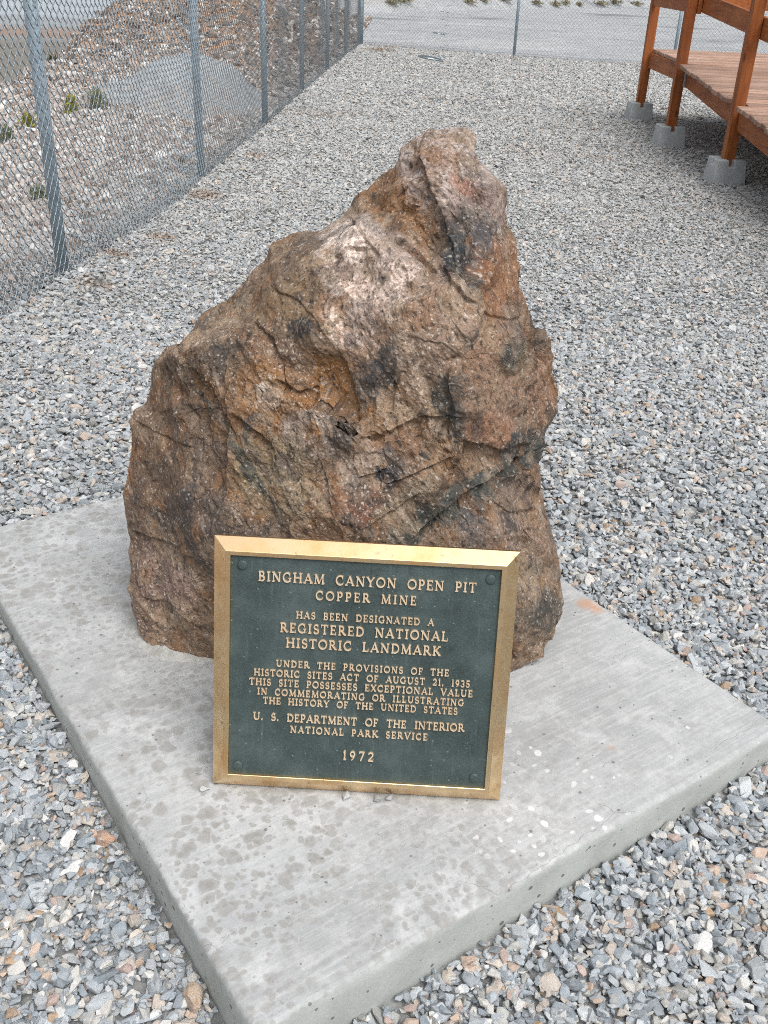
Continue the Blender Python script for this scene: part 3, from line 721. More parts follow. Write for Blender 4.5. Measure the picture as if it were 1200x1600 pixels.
    for pl, A_, L_ in LEDGE:
        bd = np.full(len(flat), 1e9); sd = np.zeros(len(flat)); tt = np.zeros(len(flat)); pl = np.array(pl, float)
        cl = np.r_[0, np.cumsum(np.linalg.norm(np.diff(pl, axis=0), axis=1))]
        for q in range(len(pl) - 1):
            a, b = pl[q], pl[q + 1]; ab = b - a; l = np.linalg.norm(ab)
            t = np.clip(((fpx - a[0]) * ab[0] + (fpy - a[1]) * ab[1]) / l ** 2, 0, 1)
            d = np.hypot(fpx - a[0] - t * ab[0], fpy - a[1] - t * ab[1])
            m_ = d < bd; bd = np.where(m_, d, bd); tt = np.where(m_, (cl[q] + t * l) / cl[-1], tt)
            sd = np.where(m_, np.sign(ab[0] * (fpy - a[1]) - ab[1] * (fpx - a[0])), sd)
        s_ = bd * sd
        D = D - A_ * frontv * np.where(s_ > 0, np.exp(-s_ / L_) * sstep(-.5, 2.5, s_), 0) * sstep(0, .14, tt) * sstep(1, .86, tt)
    base = sstep(.10, .2, flat[:, 2])
    D *= .35 + .65 * base
    V3 = flat + N * D[:, None]
    # the fissure between the main block and the spur on the right
    V3[:, 2] = np.maximum(V3[:, 2], .09)
    # ---------------- colour: mineral staining of the stone, fixed to the stone
    px, py, _ = project(flat)
    w = fbm(Q * 7, 5, 51); w2 = fbm(Q * 22, 4, 53); w3 = fbm(Q * 70, 3, 57); w4 = fbm(Q * 4, 4, 71)
    def L(*c): return np.array(lin(*c))
    col = np.tile(L(132, 110, 91), (len(flat), 1))
    def put(mk, c):
        nonlocal col
        mk = np.clip(mk, 0, 1)[:, None]; col = col * (1 - mk) + c * mk
    put(sstep(-.1, .35, w4) * .75, L(146, 110, 76)); put(sstep(.05, .4, -w4) * .7, L(108, 90, 76))
    put(sstep(.1, .45, w) * .5, L(156, 140, 126))
    front = np.repeat(np.r_[np.ones(nR), np.clip(1 - np.arange(nB - 1) / 10, 0, 1)], nA)
    wpx = px + 20 * w + 16 * w2 + 12 * w3; wpy = py + 20 * fbm(Q * 7, 5, 81) + 16 * fbm(Q * 22, 4, 83) + 12 * fbm(Q * 70, 3, 85)
    f1 = fbm(Q * 190, 3, 91); f2 = fbm(Q * 110, 3, 93)
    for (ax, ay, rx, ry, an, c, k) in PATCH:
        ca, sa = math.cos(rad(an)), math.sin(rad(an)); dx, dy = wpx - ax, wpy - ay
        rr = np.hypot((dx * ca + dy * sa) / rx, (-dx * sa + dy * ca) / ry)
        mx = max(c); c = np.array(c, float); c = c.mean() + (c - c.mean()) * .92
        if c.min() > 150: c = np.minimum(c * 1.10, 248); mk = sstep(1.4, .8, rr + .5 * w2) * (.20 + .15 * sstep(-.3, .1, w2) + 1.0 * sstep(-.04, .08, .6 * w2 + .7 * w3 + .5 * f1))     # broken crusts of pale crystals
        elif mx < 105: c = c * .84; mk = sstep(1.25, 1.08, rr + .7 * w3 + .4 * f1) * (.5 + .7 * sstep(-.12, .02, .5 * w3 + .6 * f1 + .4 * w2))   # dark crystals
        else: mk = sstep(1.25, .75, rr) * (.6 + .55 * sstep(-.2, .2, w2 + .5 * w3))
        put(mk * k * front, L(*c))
    # near-black slip seam across the lower right
    for (pa, pb, hw, kk) in (((640, 846), (700, 786), 15, .8), ((700, 786), (800, 728), 17, .85), ((800, 728), (846, 700), 12, .75)):
        ax, ay = pa; bx, by = pb; l2 = (bx - ax) ** 2 + (by - ay) ** 2
        t = np.clip(((wpx - ax) * (bx - ax) + (wpy - ay) * (by - ay)) / l2, 0, 1); dd_ = np.hypot(wpx - ax - t * (bx - ax), wpy - ay - t * (by - ay))
        put(sstep(hw * 1.3, hw * .6, dd_) * kk * front * (.6 + .6 * sstep(-.15, .1, w2 + w3)), L(66, 74, 70))
    m1 = fbm(Q * 13, 4, 121); m2_ = fbm(Q * 16, 4, 127)
    put(sstep(.12, .26, m1) * .5, L(92, 84, 78)); put(sstep(.12, .26, -m1) * .45, L(166, 142, 116)); put(sstep(.16, .3, m2_) * .5, L(140, 98, 60)); put(sstep(.22, .34, -m2_ + .3 * w3) * .6, L(58, 58, 60))
    # grain: pale and dark mineral flecks
    put(sstep(.22, .32, f1) * (.12 + .7 * sstep(.0, .35, w + .5 * w2)), L(212, 200, 188)); put(sstep(.18, .32, f2) * .75, L(58, 48, 42))
    put(sstep(.1, .4, w3) * .4, L(98, 78, 64)); put(sstep(.1, .4, -w3) * .3, L(166, 150, 136))
    put(sstep(.28, .4, w2 + .4 * w3) * sstep(.05, .25, -w) * .7, L(74, 74, 76))
    # pale seams along the grain
    sm = fbm(np.c_[Q[:, 0] * 60, Q[:, 1] * 14, Q[:, 2] * 12], 3, 97); put(sstep(.32, .42, sm) * .35, L(196, 182, 168))
    g_ = col.mean(1, keepdims=True); col = (g_ + (col - g_) * .92) * np.array([.95, .93, .885])
    idx = np.arange(nr * nA).reshape(nr, nA)
    a0, a1 = idx[1:-1], np.roll(idx[1:-1], -1, 1); b0, b1 = idx[2:], np.roll(idx[2:], -1, 1)
    F = np.stack([a0, a1, b1, b0], -1).reshape(-1, 4)
    tri = np.stack([np.full(nA, 0), np.roll(idx[1], -1), idx[1]], -1)
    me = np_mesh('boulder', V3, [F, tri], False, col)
    bm = bmesh.new(); bm.from_mesh(me)
    bmesh.ops.delete(bm, geom=[v for v in bm.verts if not v.link_faces], context='VERTS')
    bmesh.ops.remove_doubles(bm, verts=bm.verts, dist=1e-5); bmesh.ops.recalc_face_normals(bm, faces=bm.faces); bm.to_mesh(me); bm.free()
    m = NT('ore_rock', .62, 0, .45)
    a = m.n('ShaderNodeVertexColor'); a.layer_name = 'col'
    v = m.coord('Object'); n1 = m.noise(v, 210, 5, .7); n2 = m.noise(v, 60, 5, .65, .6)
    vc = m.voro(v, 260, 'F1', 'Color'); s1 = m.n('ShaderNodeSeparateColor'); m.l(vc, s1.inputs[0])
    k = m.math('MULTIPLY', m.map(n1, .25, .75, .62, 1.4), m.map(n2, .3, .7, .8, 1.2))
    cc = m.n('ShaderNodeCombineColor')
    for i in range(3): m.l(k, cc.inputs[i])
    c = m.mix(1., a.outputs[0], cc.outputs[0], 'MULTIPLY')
    c = m.mix(m.map(s1.outputs[0], .955, .98, 0, .45), c, lin(204, 196, 188))
    c = m.mix(m.map(s1.outputs[1], .94, .97, 0, .6), c, lin(48, 44, 42))
    m.base(c)
    m.l(m.map(s1.outputs[2], .3, 1, .72, .5), m.b.inputs['Roughness'])
    m.bump(m.math('ADD', n1, m.math('MULTIPLY', n2, 1.5)), .55, .006)
    o = link('boulder', me, m.m)
    tag(o, 'large jagged brown ore boulder with pinkish white and dark patches on slab', 'boulder')
boulder()

def mortar_bead():
    path = [(206, 955), (212, 985), (224, 1005), (243, 1020), (270, 1028), (300, 1029), (335, 1029), (370, 1033), (410, 1040), (470, 1053)]
    P = np.array([at_z(np.array(a), np.array(b), SZ) for a, b in path])
    t = np.linspace(0, len(P) - 1, 90); C = np.stack([np.interp(t, np.arange(len(P)), P[:, k]) for k in range(3)], -1)
    n3 = C * 22; w = .020 + .010 * fbm(n3, 3, 301); h = .009 + .006 * fbm(n3 * 1.7, 3, 303); h *= sstep(0, 8, np.arange(90)) 
    d = np.gradient(C, axis=0); d /= np.linalg.norm(d, axis=1)[:, None]; n = np.stack([-d[:, 1], d[:, 0], 0 * d[:, 0]], -1)   # towards the stone
    prof = [(-1.0, -.15), (-.7, .22), (-.35, .62), (.1, .95), (.6, 1.15), (1.3, 1.3)]
    V = []; k = len(prof)
    for i in range(90):
        for a, b in prof: V.append(C[i] + n[i] * w[i] * a * (.9 + .2 * math.sin(i * 1.3)) * 1. + np.array([0, 0, h[i] * b]))
    F = [(i * k + j, (i + 1) * k + j, (i + 1) * k + j + 1, i * k + j + 1) for i in range(89) for j in range(k - 1)]
    m = NT('mortar', .9, 0, .2); v = m.coord('Object'); n1 = m.noise(v, 40, 5, .7)
    m.base(m.ramp(n1, [(.3, lin(150, 149, 143)), (.6, lin(182, 181, 176))])); m.bump(n1, .6, .006)
    b = MB(); b.add([tuple(v_) for v_ in V], F); o = b.build('mortar_bead', m.m, None, True)
    tag(o, 'rough pale mortar bead round the front foot of the boulder on the slab', 'mortar')
mortar_bead()
def gravel_mound():
    c = at_z(np.array(296), np.array(160), .02); cx, cy = float(c[0]), float(c[1])
    n = 230; g = np.linspace(-1, 1, n); X, Y = np.meshgrid(g * 1.55, g * 1.25)
    P3 = np.stack([X, Y, 0 * X], -1).reshape(-1, 3)
    r = np.hypot((X - .12) / 1.35, Y / 1.05) + .30 * fbm(P3 * 1.5, 4, 201).reshape(X.shape)
    Z = .60 * np.clip(1 - r, 0, 1) ** .92 - .06 * sstep(.85, 1.1, r)
    Z = np.minimum(Z, .47 + .1 * Z) * sstep(.1, .75, fence_x(cy + Y) - cx - X)
    Z = Z + .042 * (.4 - facets(P3 * 15, 7, 3)).reshape(X.shape) + .02 * fbm(P3 * 7, 3, 203).reshape(X.shape)
    XX, YY = cx + X, cy + Y; Z = ground_z(XX, YY) + Z
    V = np.stack([XX, YY, Z], -1).reshape(-1, 3)
    h = fbm(P3 * 40, 2, 205); h2 = np.random.default_rng(3).random(len(V))
    col = np.array(lin(166, 170, 172)) * (.70 + .5 * h2 + .5 * h)[:, None]; tn = sstep(.0, .3, fbm(P3 * 3.2, 3, 209) + .5 * (h2 - .5) + .7 * (r.reshape(-1) - .75))[:, None] * .8; col = col * (1 - tn) + np.array(lin(172, 158, 146)) * (.7 + .6 * h2)[:, None] * tn
    keep = (r < 1.08) & (XX < fence_x(YY) - .12)
    idx = np.arange(n * n).reshape(n, n)
    kf = keep[:-1, :-1] & keep[1:, 1:] & keep[1:, :-1] & keep[:-1, 1:]
    F = np.stack([idx[:-1, :-1], idx[:-1, 1:], idx[1:, 1:], idx[1:, :-1]], -1)[kf]
    used = np.unique(F); mp_ = np.zeros(n * n, int); mp_[used] = np.arange(len(used))
    me = np_mesh('gravel_mound', V[used], mp_[F], False, np.clip(col, .02, .9)[used])
    m = NT('mound_gravel', .9, 0, .2); a = m.n('ShaderNodeVertexColor'); a.layer_name = 'col'
    v = m.coord('Object'); nn_ = m.noise(v, 60, 4, .7); m.base(m.mix(m.map(nn_, .3, .7, 0, .4), a.outputs[0], lin(140, 146, 150))); m.bump(nn_, .5, .02)
    tag(link('gravel_mound', me, m.m), 'low smooth mound of pale grey gravel behind the left mesh fence', 'gravel mound')
gravel_mound()

# ------------------------------------------------------------------ plaque
Tk, tk = .155, .095
def arc(cx, cy, rx, ry, a0, a1, w, n=14):
    a = np.linspace(rad(a0), rad(a1), n); return ([(cx + rx * math.cos(t), cy + ry * math.sin(t)) for t in a], w)
def ln(*p, w=Tk): return (list(p), w)
def srf(x, y, h=.15): return ([(x - h, y), (x + h, y)], .075)
B0, T0 = .037, .963
GL = {
 'A': (.86, [ln((.10, B0), (.43, .98), w=tk), ln((.43, .98), (.76, B0)), ln((.22, .33), (.64, .33), w=tk), srf(.10, B0, .12), srf(.76, B0, .13)]),
 'B': (.68, [ln((.16, 0), (.16, 1)), ([(.04, T0), (.34, T0)], .075), ([(.04, B0), (.36, B0)], .075), ([(.16, .52), (.34, .52)], .075), arc(.33, .745, .20, .222, -90, 90, .125), arc(.34, .275, .25, .24, -90, 90, .135)]),
 'C': (.82, [arc(.45, .5, .38, .46, 52, 308, .135, 22), ([(.70, .66), (.70, .96)], .07), ([(.69, .10), (.74, .22)], .07)]),
 'D': (.84, [ln((.16, 0), (.16, 1)), ([(.04, T0), (.36, T0)], .075), ([(.04, B0), (.36, B0)], .075), arc(.34, .5, .42, .462, -90, 90, .135, 20)]),
 'E': (.66, [ln((.16, 0), (.16, 1)), ([(.04, T0), (.58, T0)], .08), ([(.04, B0), (.61, B0)], .08), ([(.16, .52), (.46, .52)], .08), ([(.57, .80), (.57, .99)], .07), ([(.60, .01), (.60, .22)], .07), ([(.46, .43), (.46, .61)], .06)]),
 'F': (.62, [ln((.16, 0), (.16, 1)), ([(.04, T0), (.57, T0)], .08), ([(.16, .50), (.44, .50)], .08), srf(.16, B0, .14), ([(.56, .78), (.56, .99)], .07), ([(.44, .41), (.44, .59)], .06)]),
 'G': (.88, [arc(.45, .5, .38, .46, 52, 310, .135, 22), ([(.70, .66), (.70, .96)], .07), ([(.72, .06), (.72, .44)], .13), ([(.58, .42), (.85, .42)], .07)]),
 'H': (.90, [ln((.16, 0), (.16, 1)), ln((.74, 0), (.74, 1)), ln((.16, .52), (.74, .52), w=tk), srf(.16, T0), srf(.16, B0), srf(.74, T0), srf(.74, B0)]),
 'I': (.36, [ln((.18, 0), (.18, 1)), srf(.18, T0, .16), srf(.18, B0, .16)]),
 'K': (.82, [ln((.16, 0), (.16, 1)), ln((.20, .45), (.64, .97), w=tk), ln((.32, .58), (.72, B0)), srf(.16, T0), srf(.16, B0), srf(.66, T0, .12), srf(.72, B0, .12)]),
 'L': (.64, [ln((.16, 0), (.16, 1)), srf(.16, T0), ([(.02, B0), (.60, B0)], .08), ([(.59, .01), (.59, .25)], .07)]),
 'M': (1.06, [ln((.15, B0), (.20, .97), w=tk), ln((.20, .98), (.53, .06)), ln((.53, .06), (.86, .98), w=tk), ln((.86, .98), (.91, 0)), srf(.15, B0, .12), srf(.91, B0, .13), ([(.06, T0), (.22, T0)], .075), ([(.84, T0), (1.0, T0)], .075)]),
 'N': (.92, [ln((.16, B0), (.16, .97), w=tk), ln((.15, .98), (.76, .02)), ln((.76, .02), (.76, .97), w=tk), srf(.16, B0, .12), ([(.02, T0), (.20, T0)], .075), srf(.76, T0, .12)]),
 'O': (.92, [arc(.46, .5, .39, .46, 0, 360, .135, 30)]),
 'P': (.66, [ln((.16, 0), (.16, 1)), srf(.16, B0), ([(.04, T0), (.34, T0)], .075), ([(.16, .45), (.34, .45)], .075), arc(.33, .71, .24, .257, -90, 90, .135)]),
 'R': (.80, [ln((.16, 0), (.16, 1)), srf(.16, B0), ([(.04, T0), (.34, T0)], .075), ([(.16, .48), (.34, .48)], .075), arc(.33, .725, .22, .242, -90, 90, .13), ln((.36, .48), (.70, B0)), srf(.74, B0, .09)]),
 'S': (.60, [arc(.30, .735, .21, .228, 40, 270, .12, 14), arc(.30, .27, .23, .235, 90, -145, .13, 14), ([(.47, .74), (.47, .95)], .065), ([(.09, .06), (.09, .28)], .065)]),
 'T': (.76, [ln((.38, 0), (.38, 1)), ([(.04, T0), (.72, T0)], .08), srf(.38, B0), ([(.05, .76), (.05, .99)], .07), ([(.71, .76), (.71, .99)], .07)]),
 'U': (.88, [ln((.16, .97), (.16, .36)), arc(.44, .36, .28, .32, 180, 360, .12, 14), ln((.72, .36), (.72, .97), w=tk), srf(.16, T0), srf(.72, T0, .12)]),
 'V': (.84, [ln((.10, .97), (.42, .02)), ln((.42, .02), (.74, .97), w=tk), srf(.10, T0, .12), srf(.74, T0, .12)]),
 'X': (.80, [ln((.12, .97), (.68, B0)), ln((.68, .97), (.12, B0), w=tk), srf(.12, T0, .11), srf(.68, T0, .11), srf(.12, B0, .11), srf(.68, B0, .11)]),
 'Y': (.80, [ln((.10, .97), (.40, .46)), ln((.40, .46), (.70, .97), w=tk), ln((.40, .48), (.40, 0)), srf(.40, B0), srf(.10, T0, .11), srf(.70, T0, .11)]),
 '1': (.40, [ln((.22, 0), (.22, 1)), ([(.10, .86), (.22, .97)], .09), srf(.22, B0, .14)]),
 '2': (.62, [arc(.30, .71, .22, .235, 165, -40, .13, 14), ln((.46, .56), (.10, .07), w=.11), ([(.06, .055), (.56, .055)], .11), ([(.55, .05), (.57, .2)], .07)]),
 '3': (.58, [arc(.27, .74, .19, .215, 150, -80, .12, 14), arc(.27, .27, .22, .235, 82, -150, .13, 14)]),
 '5': (.58, [ln((.14, .95), (.12, .55), w=.09), ([(.13, .945), (.50, .945)], .11), arc(.27, .30, .22, .265, 125, -150, .13, 16)]),
 '7': (.58, [([(.06, .94), (.53, .94)], .11), ln((.50, .93), (.20, 0), w=.14), ([(.07, .82), (.07, .98)], .07)]),
 '9': (.62, [arc(.30, .68, .215, .275, 0, 360, .125, 24), ln((.50, .66), (.44, .30), (.22, .02), w=.10)]),
 '.': (.26, [([(.08, .07), (.20, .07)], .14)]),
 ',': (.26, [([(.08, .07), (.20, .07)], .13), ([(.16, .06), (.09, -.13)], .08)]),
}
LINES = [('BINGHAM CANYON OPEN PIT', 0.0876, 0.4406, 0.5006, 0.0190), ('COPPER MINE', 0.1976, 0.4089, 0.3893, 0.0175), ('HAS BEEN DESIGNATED A', 0.1615, 0.3694, 0.4250, 0.0135),
         ('REGISTERED NATIONAL', 0.1313, 0.3399, 0.4534, 0.0186), ('HISTORIC LANDMARK', 0.1433, 0.3092, 0.4415, 0.0188), ('UNDER THE PROVISIONS OF THE', 0.1254, 0.2683, 0.4601, 0.0130),
         ('HISTORIC SITES ACT OF AUGUST 21, 1935', 0.0825, 0.2476, 0.5019, 0.0133), ('THIS SITE POSSESSES EXCEPTIONAL VALUE', 0.0735, 0.2276, 0.5087, 0.0135),
         ('IN COMMEMORATING OR ILLUSTRATING', 0.0897, 0.2080, 0.4932, 0.0131), ('THE HISTORY OF THE UNITED STATES', 0.1010, 0.1891, 0.4820, 0.0133),
         ('U. S. DEPARTMENT OF THE INTERIOR', 0.0824, 0.1538, 0.4975, 0.0154), ('NATIONAL PARK SERVICE', 0.1560, 0.1306, 0.4268, 0.0135), ('1972', 0.2612, 0.0782, 0.3231, 0.0193)]

def bronze(name, c0, c1, rough=.38, metal=1.0):
    m = NT(name, rough, metal)
    v = m.coord('Object'); n1 = m.noise(v, 14, 5, .65); n2 = m.noise(v, 220, 3, .6); n3 = m.noise(v, 60, 4, .7)
    c = m.mix(m.map(n1, .38, .66), c0, c1)
    c = m.mix(m.map(n3, .60, .74, 0, .6), c, lin(120, 86, 52))
    m.base(c); m.l(m.map(n1, .3, .7, rough - .08, rough + .14), m.b.inputs['Roughness'])
    m.bump(n2, .08, .001); return m.m
def plaque():
    ax, ay, az, PW, PH, tilt, yaw, _ = -.32215, 1.46524, .1345, .58027, .52037, .268533, -.020015, 0
    root = empty('commemorative_plaque', (ax, ay, az))
    ex = Vector((math.cos(yaw), math.sin(yaw), 0)); ez = Vector((-math.sin(yaw) * math.sin(tilt), math.cos(yaw) * math.sin(tilt), math.cos(tilt)))
    nn = ex.cross(ez)                                       # towards the viewer
    R = Matrix((ex, ez, nn)).transposed()
    root.rotation_euler = R.to_euler()
    tag(root, 'bronze plaque with raised lettering and dark green field leaning before the boulder', 'plaque')
    m_rim = bronze('polished_bronze', lin(244, 217, 174), lin(216, 177, 128), .29)
    dep = .0219; zf = dep - .006
    il, ir, ib, it = .0248, .0245, .0242, .0222             # bevel width
    fl, fr, fb, ft = .0346, .0338, .0340, .0312             # field inset
    def rect(l, r, b, t, z): return [(l, b, z), (PW - r, b, z), (PW - r, PH - t, z), (l, PH - t, z)]
    rings = [rect(.004, .004, .004, .004, -.012), rect(0, 0, 0, 0, -.008), rect(0, 0, 0, 0, .0), rect(il, ir, ib, it, dep), rect(il + .0012, ir + .0012, ib + .0012, it + .0012, dep + .0005),
             rect(fl - .0008, fr - .0008, fb - .0008, ft - .0008, dep + .0005), rect(fl, fr, fb, ft, dep - .0002), rect(fl + .0012, fr + .0012, fb + .0012, ft + .0012, zf - .0008)]
    b = MB(); vs = [p for r_ in rings for p in r_]; fs = [(3, 2, 1, 0)]
    for k in range(len(rings) - 1):
        for j in range(4): fs.append((k * 4 + j, k * 4 + (j + 1) % 4, k * 4 + 4 + (j + 1) % 4, k * 4 + 4 + j))
    b.add(vs, fs); b.build('frame', m_rim, root)
    # field
    m = NT('verdigris_field', .5, .25, .5)
    v = m.coord('Object'); n1 = m.noise(v, 9, 5, .65); n2 = m.noise(v, 420, 3, .6); n3 = m.noise(v, 26, 5, .7); n4 = m.noise(m.coord('Object', (14, 1.2, 1)), 9, 3)
    c = m.ramp(n1, [(.32, lin(50, 63, 62)), (.5, lin(66, 80, 79)), (.68, lin(86, 99, 98))])
    c = m.mix(m.map(n3, .56, .74, 0, .7), c, lin(44, 54, 52)); c = m.mix(m.map(n4, .58, .75, 0, .3), c, lin(104, 122, 122))
    sv = m.voro(v, 160, 'F1', 'Color'); s1 = m.n('ShaderNodeSeparateColor'); m.l(sv, s1.inputs[0]); sd = m.voro(v, 160)
    c = m.mix(m.math('MULTIPLY', m.map(s1.outputs[0], .95, .97, 0, .7), m.map(sd, .3, .15)), c, lin(150, 162, 160))
    c = m.mix(m.map(n2, .45, .75, 0, .45), c, lin(100, 116, 114))
    m.base(c); m.bump(m.math('ADD', n2, m.math('MULTIPLY', n3, .4)), .5, .0018)
    g = MB(); e = .0006
    nx, ny = 24, 22
    xs = np.linspace(fl + e, PW - fr - e, nx); ys = np.linspace(fb + e, PH - ft - e, ny)
    g.add([(x, y, zf) for y in ys for x in xs], [(j * nx + i, j * nx + i + 1, (j + 1) * nx + i + 1, (j + 1) * nx + i) for j in range(ny - 1) for i in range(nx - 1)])
    g.build('field', m.m, root)
    # rosette bolts
    for (bx, by) in ((.0565, .4696), (.527, .4677), (.053, .0513), (.5241, .0544)):
        q = MB(); prof = [(.0098, zf - .001), (.0098, zf + .0018), (.0088, zf + .0030), (.006, zf + .0036), (0.0005, zf + .0038)]; n = 28
        vv = [(bx + r_ * math.cos(2 * math.pi * j / n), by + r_ * math.sin(2 * math.pi * j / n), z) for r_, z in prof for j in range(n)]
        ff = [(k * n + j, k * n + (j + 1) % n, (k + 1) * n + (j + 1) % n, (k + 1) * n + j) for k in range(len(prof) - 1) for j in range(n)] + [tuple((len(prof) - 1) * n + j for j in range(n))]
        q.add(vv, ff); q.build('bolt', m.m, root, True)
    # lettering, one mesh per line of text
    m_let = bronze('worn_bronze_letters', lin(242, 221, 192), lin(226, 199, 166), .5, .55)
    hz = .0042; cnt = 0
    for txt, x0, yb, x1, cap in LINES:
        lb = MB(); nl = len(txt)
        gw = sum(GL[ch][0] for ch in txt if ch != ' '); nsp = txt.count(' '); ngap = nl - nsp - 1 - nsp
        total = (x1 - x0) / cap
        gs = 1.0
        ls = (total - gw - nsp * .95) / (ngap + nsp)
        if ls < .06: gs = (total - nsp * .8 - .06 * (ngap + nsp)) / gw; ls = (total - gw * gs - nsp * .8) / (ngap + nsp)
        word = .95 if gs == 1.0 else .8
        pen = 0.0; prevc = None
        for ch in txt:
            if ch == ' ': pen += word; prevc = None; continue
            wd, strokes = GL[ch]
            for pl, w in strokes:
                cnt += 1; top = zf + hz + (cnt % 9) * .00006
                P = [Vector((x0 + (pen + p[0] * gs) * cap, yb + p[1] * cap)) for p in pl]
                closed = len(P) > 20 and (P[0] - P[-1]).length < 1e-6
                if closed: P = P[:-1]
                n = len(P); vs = []
                wb = w * cap * .5 * 1.24; wt = w * cap * .5 * .88
                for i in range(n):
                    if closed: a_, c_ = P[i - 1], P[(i + 1) % n]
                    else: a_, c_ = P[max(i - 1, 0)], P[min(i + 1, n - 1)]
                    t = (c_ - a_).normalized(); nr_ = Vector((-t.y, t.x)); p = P[i]
                    eb = et = Vector((0, 0))
                    if not closed and i == 0: eb = -t * .0006
                    if not closed and i == n - 1: eb = t * .0006
                    vs += [(*(p - nr_ * wb + eb), zf - .0006), (*(p - nr_ * wt), top), (*(p + nr_ * wt), top), (*(p + nr_ * wb + eb), zf - .0006)]
                fs = []
                for i in range(n if closed else n - 1):
                    j = (i + 1) % n
                    for k in range(3): fs.append((i * 4 + k, j * 4 + k, j * 4 + k + 1, i * 4 + k + 1))
                if not closed: fs += [(0, 1, 2, 3), ((n - 1) * 4 + 3, (n - 1) * 4 + 2, (n - 1) * 4 + 1, (n - 1) * 4)]
                lb.add(vs, fs)
            pen += wd * gs + ls
        lb.build('lettering', m_let, root)
    # stand behind that holds it up
    b = MB()
    b.hexa([(.12, .0, -.075), (PW - .12, .0, -.075), (PW - .12, .0, -.013), (.12, .0, -.013), (.12, .30, -.045), (PW - .12, .30, -.045), (PW - .12, .30, -.013), (.12, .30, -.013)])
    b.build('back_support', bronze('dull_bronze', lin(120, 92, 60), lin(96, 74, 50), .5), root)
plaque()

# loose chips at the foot of the plaque
def chips():
    mat = stone_material('chip_stone', [(0, lin(166, 168, 168)), (.6, lin(186, 184, 178))])
    ms = stone_meshes('pebble', 4, mat, 77)
    labs = ['flat pale grey stone chip beside the lower left corner of the plaque', 'grey stone chip under the middle of the bottom rim, standing apart',
            'rough grey chip with a dark notch, middle one under the plaque rim', 'small pale chip right of the notched one under the plaque rim']
    for i, (px, py, s) in enumerate(((320, 1235, .030), (541, 1247, .034), (588, 1250, .028), (608, 1249, .028))):
        p = at_z(np.array(px), np.array(py), SZ); o = link('pebble', ms[i])
        o.location = (p[0], p[1], SZ + s * .16); o.scale = (s, s * .85, s * .7); o.rotation_euler = (.1 * i, .12, 1.3 * i)
        tag(o, labs[i], 'pebble', 'stone chips at the foot of the plaque')
chips()

# ------------------------------------------------------------------ chain link fences
def galv(name, base, rough=.5, metal=.55):
    m = NT(name, rough, metal)
    v = m.coord('Object'); n1 = m.noise(v, 9, 4); n2 = m.noise(v, 70, 3)
    c = m.mix(m.map(n1, .35, .65), base, tuple(min(1, b * 1.25) for b in base)); c = m.mix(m.map(n2, .6, .75, 0, .4), c, tuple(b * .6 for b in base))
    m.base(c); m.bump(n2, .1, .002); return m.m
M_POST = galv('galvanised_post', lin(148, 164, 174), .5, .3); M_WIRE = galv('galvanised_wire', lin(132, 142, 148), .42, .6)
def fabric(path, z_of, H, detail, r, name, parent):
    P = np.array(path); seg = np.linalg.norm(np.diff(P, axis=0), axis=1); cum = np.r_[0, np.cumsum(seg)]
    tot = cum[-1]; pit = .0362; nw = int(tot / pit); kn = int(H / pit)
    def pos(s): return np.interp(s, cum, P[:, 0]), np.interp(s, cum, P[:, 1])
    dirv = (P[-1] - P[0]) / np.linalg.norm(P[-1] - P[0]); nrm = np.array([-dirv[1], dirv[0]])
    tv = np.arange(kn * detail + 1) / detail
    tri = np.abs((tv + 0) % 2 - 1)                            # 1..0..1 zigzag
    tri = 1 - tri
    # rounded knuckles that overlap the neighbouring wire
    amp = pit + .0022
    sw = (tri - .5) * amp + pit / 2
    dep = -.0036 * np.sign(np.sin(np.pi * tv + 1e-9)) * np.abs(np.sin(np.pi * tv)) ** .45 if detail > 2 else .0032 * np.where(np.arange(len(tv)) % (2 * detail) < detail, 1, -1) * (np.arange(len(tv)) % detail > 0)
    nside = 5 if detail > 2 else 3
    VV = []; FF = []; base = 0
    rng = np.random.default_rng(5)
    nt = len(tv)
    ring = np.stack([np.cos(np.arange(nside) * 2 * np.pi / nside), np.sin(np.arange(nside) * 2 * np.pi / nside)], -1)
    ii = np.arange(nt)[:, None] * nside + np.arange(nside)[None]; jj = np.roll(ii, -1, 1)
    quad = np.stack([ii[:-1], jj[:-1], jj[1:], ii[1:]], -1).reshape(-1, 4)
    for w in range(nw):
        odd = w % 2
        s = w * pit + (pit - sw if odd else sw) + .0012 * rng.normal(); x, y = pos(s); dw = -dep if odd else dep; z0 = z_of(*pos(w * pit)) + .012 + .004 * rng.random()
        z = z0 + tv * pit
        bul = .012 * math.sin(w * .11) * np.sin(tv / tv[-1] * 3.1)
        c = np.stack([x + nrm[0] * (dw + bul), y + nrm[1] * (dw + bul), z], -1)
        t = np.gradient(c, axis=0); t /= np.linalg.norm(t, axis=1)[:, None]
        a = np.cross(t, np.array([nrm[0], nrm[1], 0])); a /= np.linalg.norm(a, axis=1)[:, None]; b = np.cross(t, a)
        v = c[:, None, :] + r * (a[:, None, :] * ring[None, :, :1] + b[:, None, :] * ring[None, :, 1:])
        VV.append(v.reshape(-1, 3)); FF.append(quad + base); base += nt * nside
    me = np_mesh(name, np.concatenate(VV), np.concatenate(FF), True)
    return link(name, me, M_WIRE, parent)
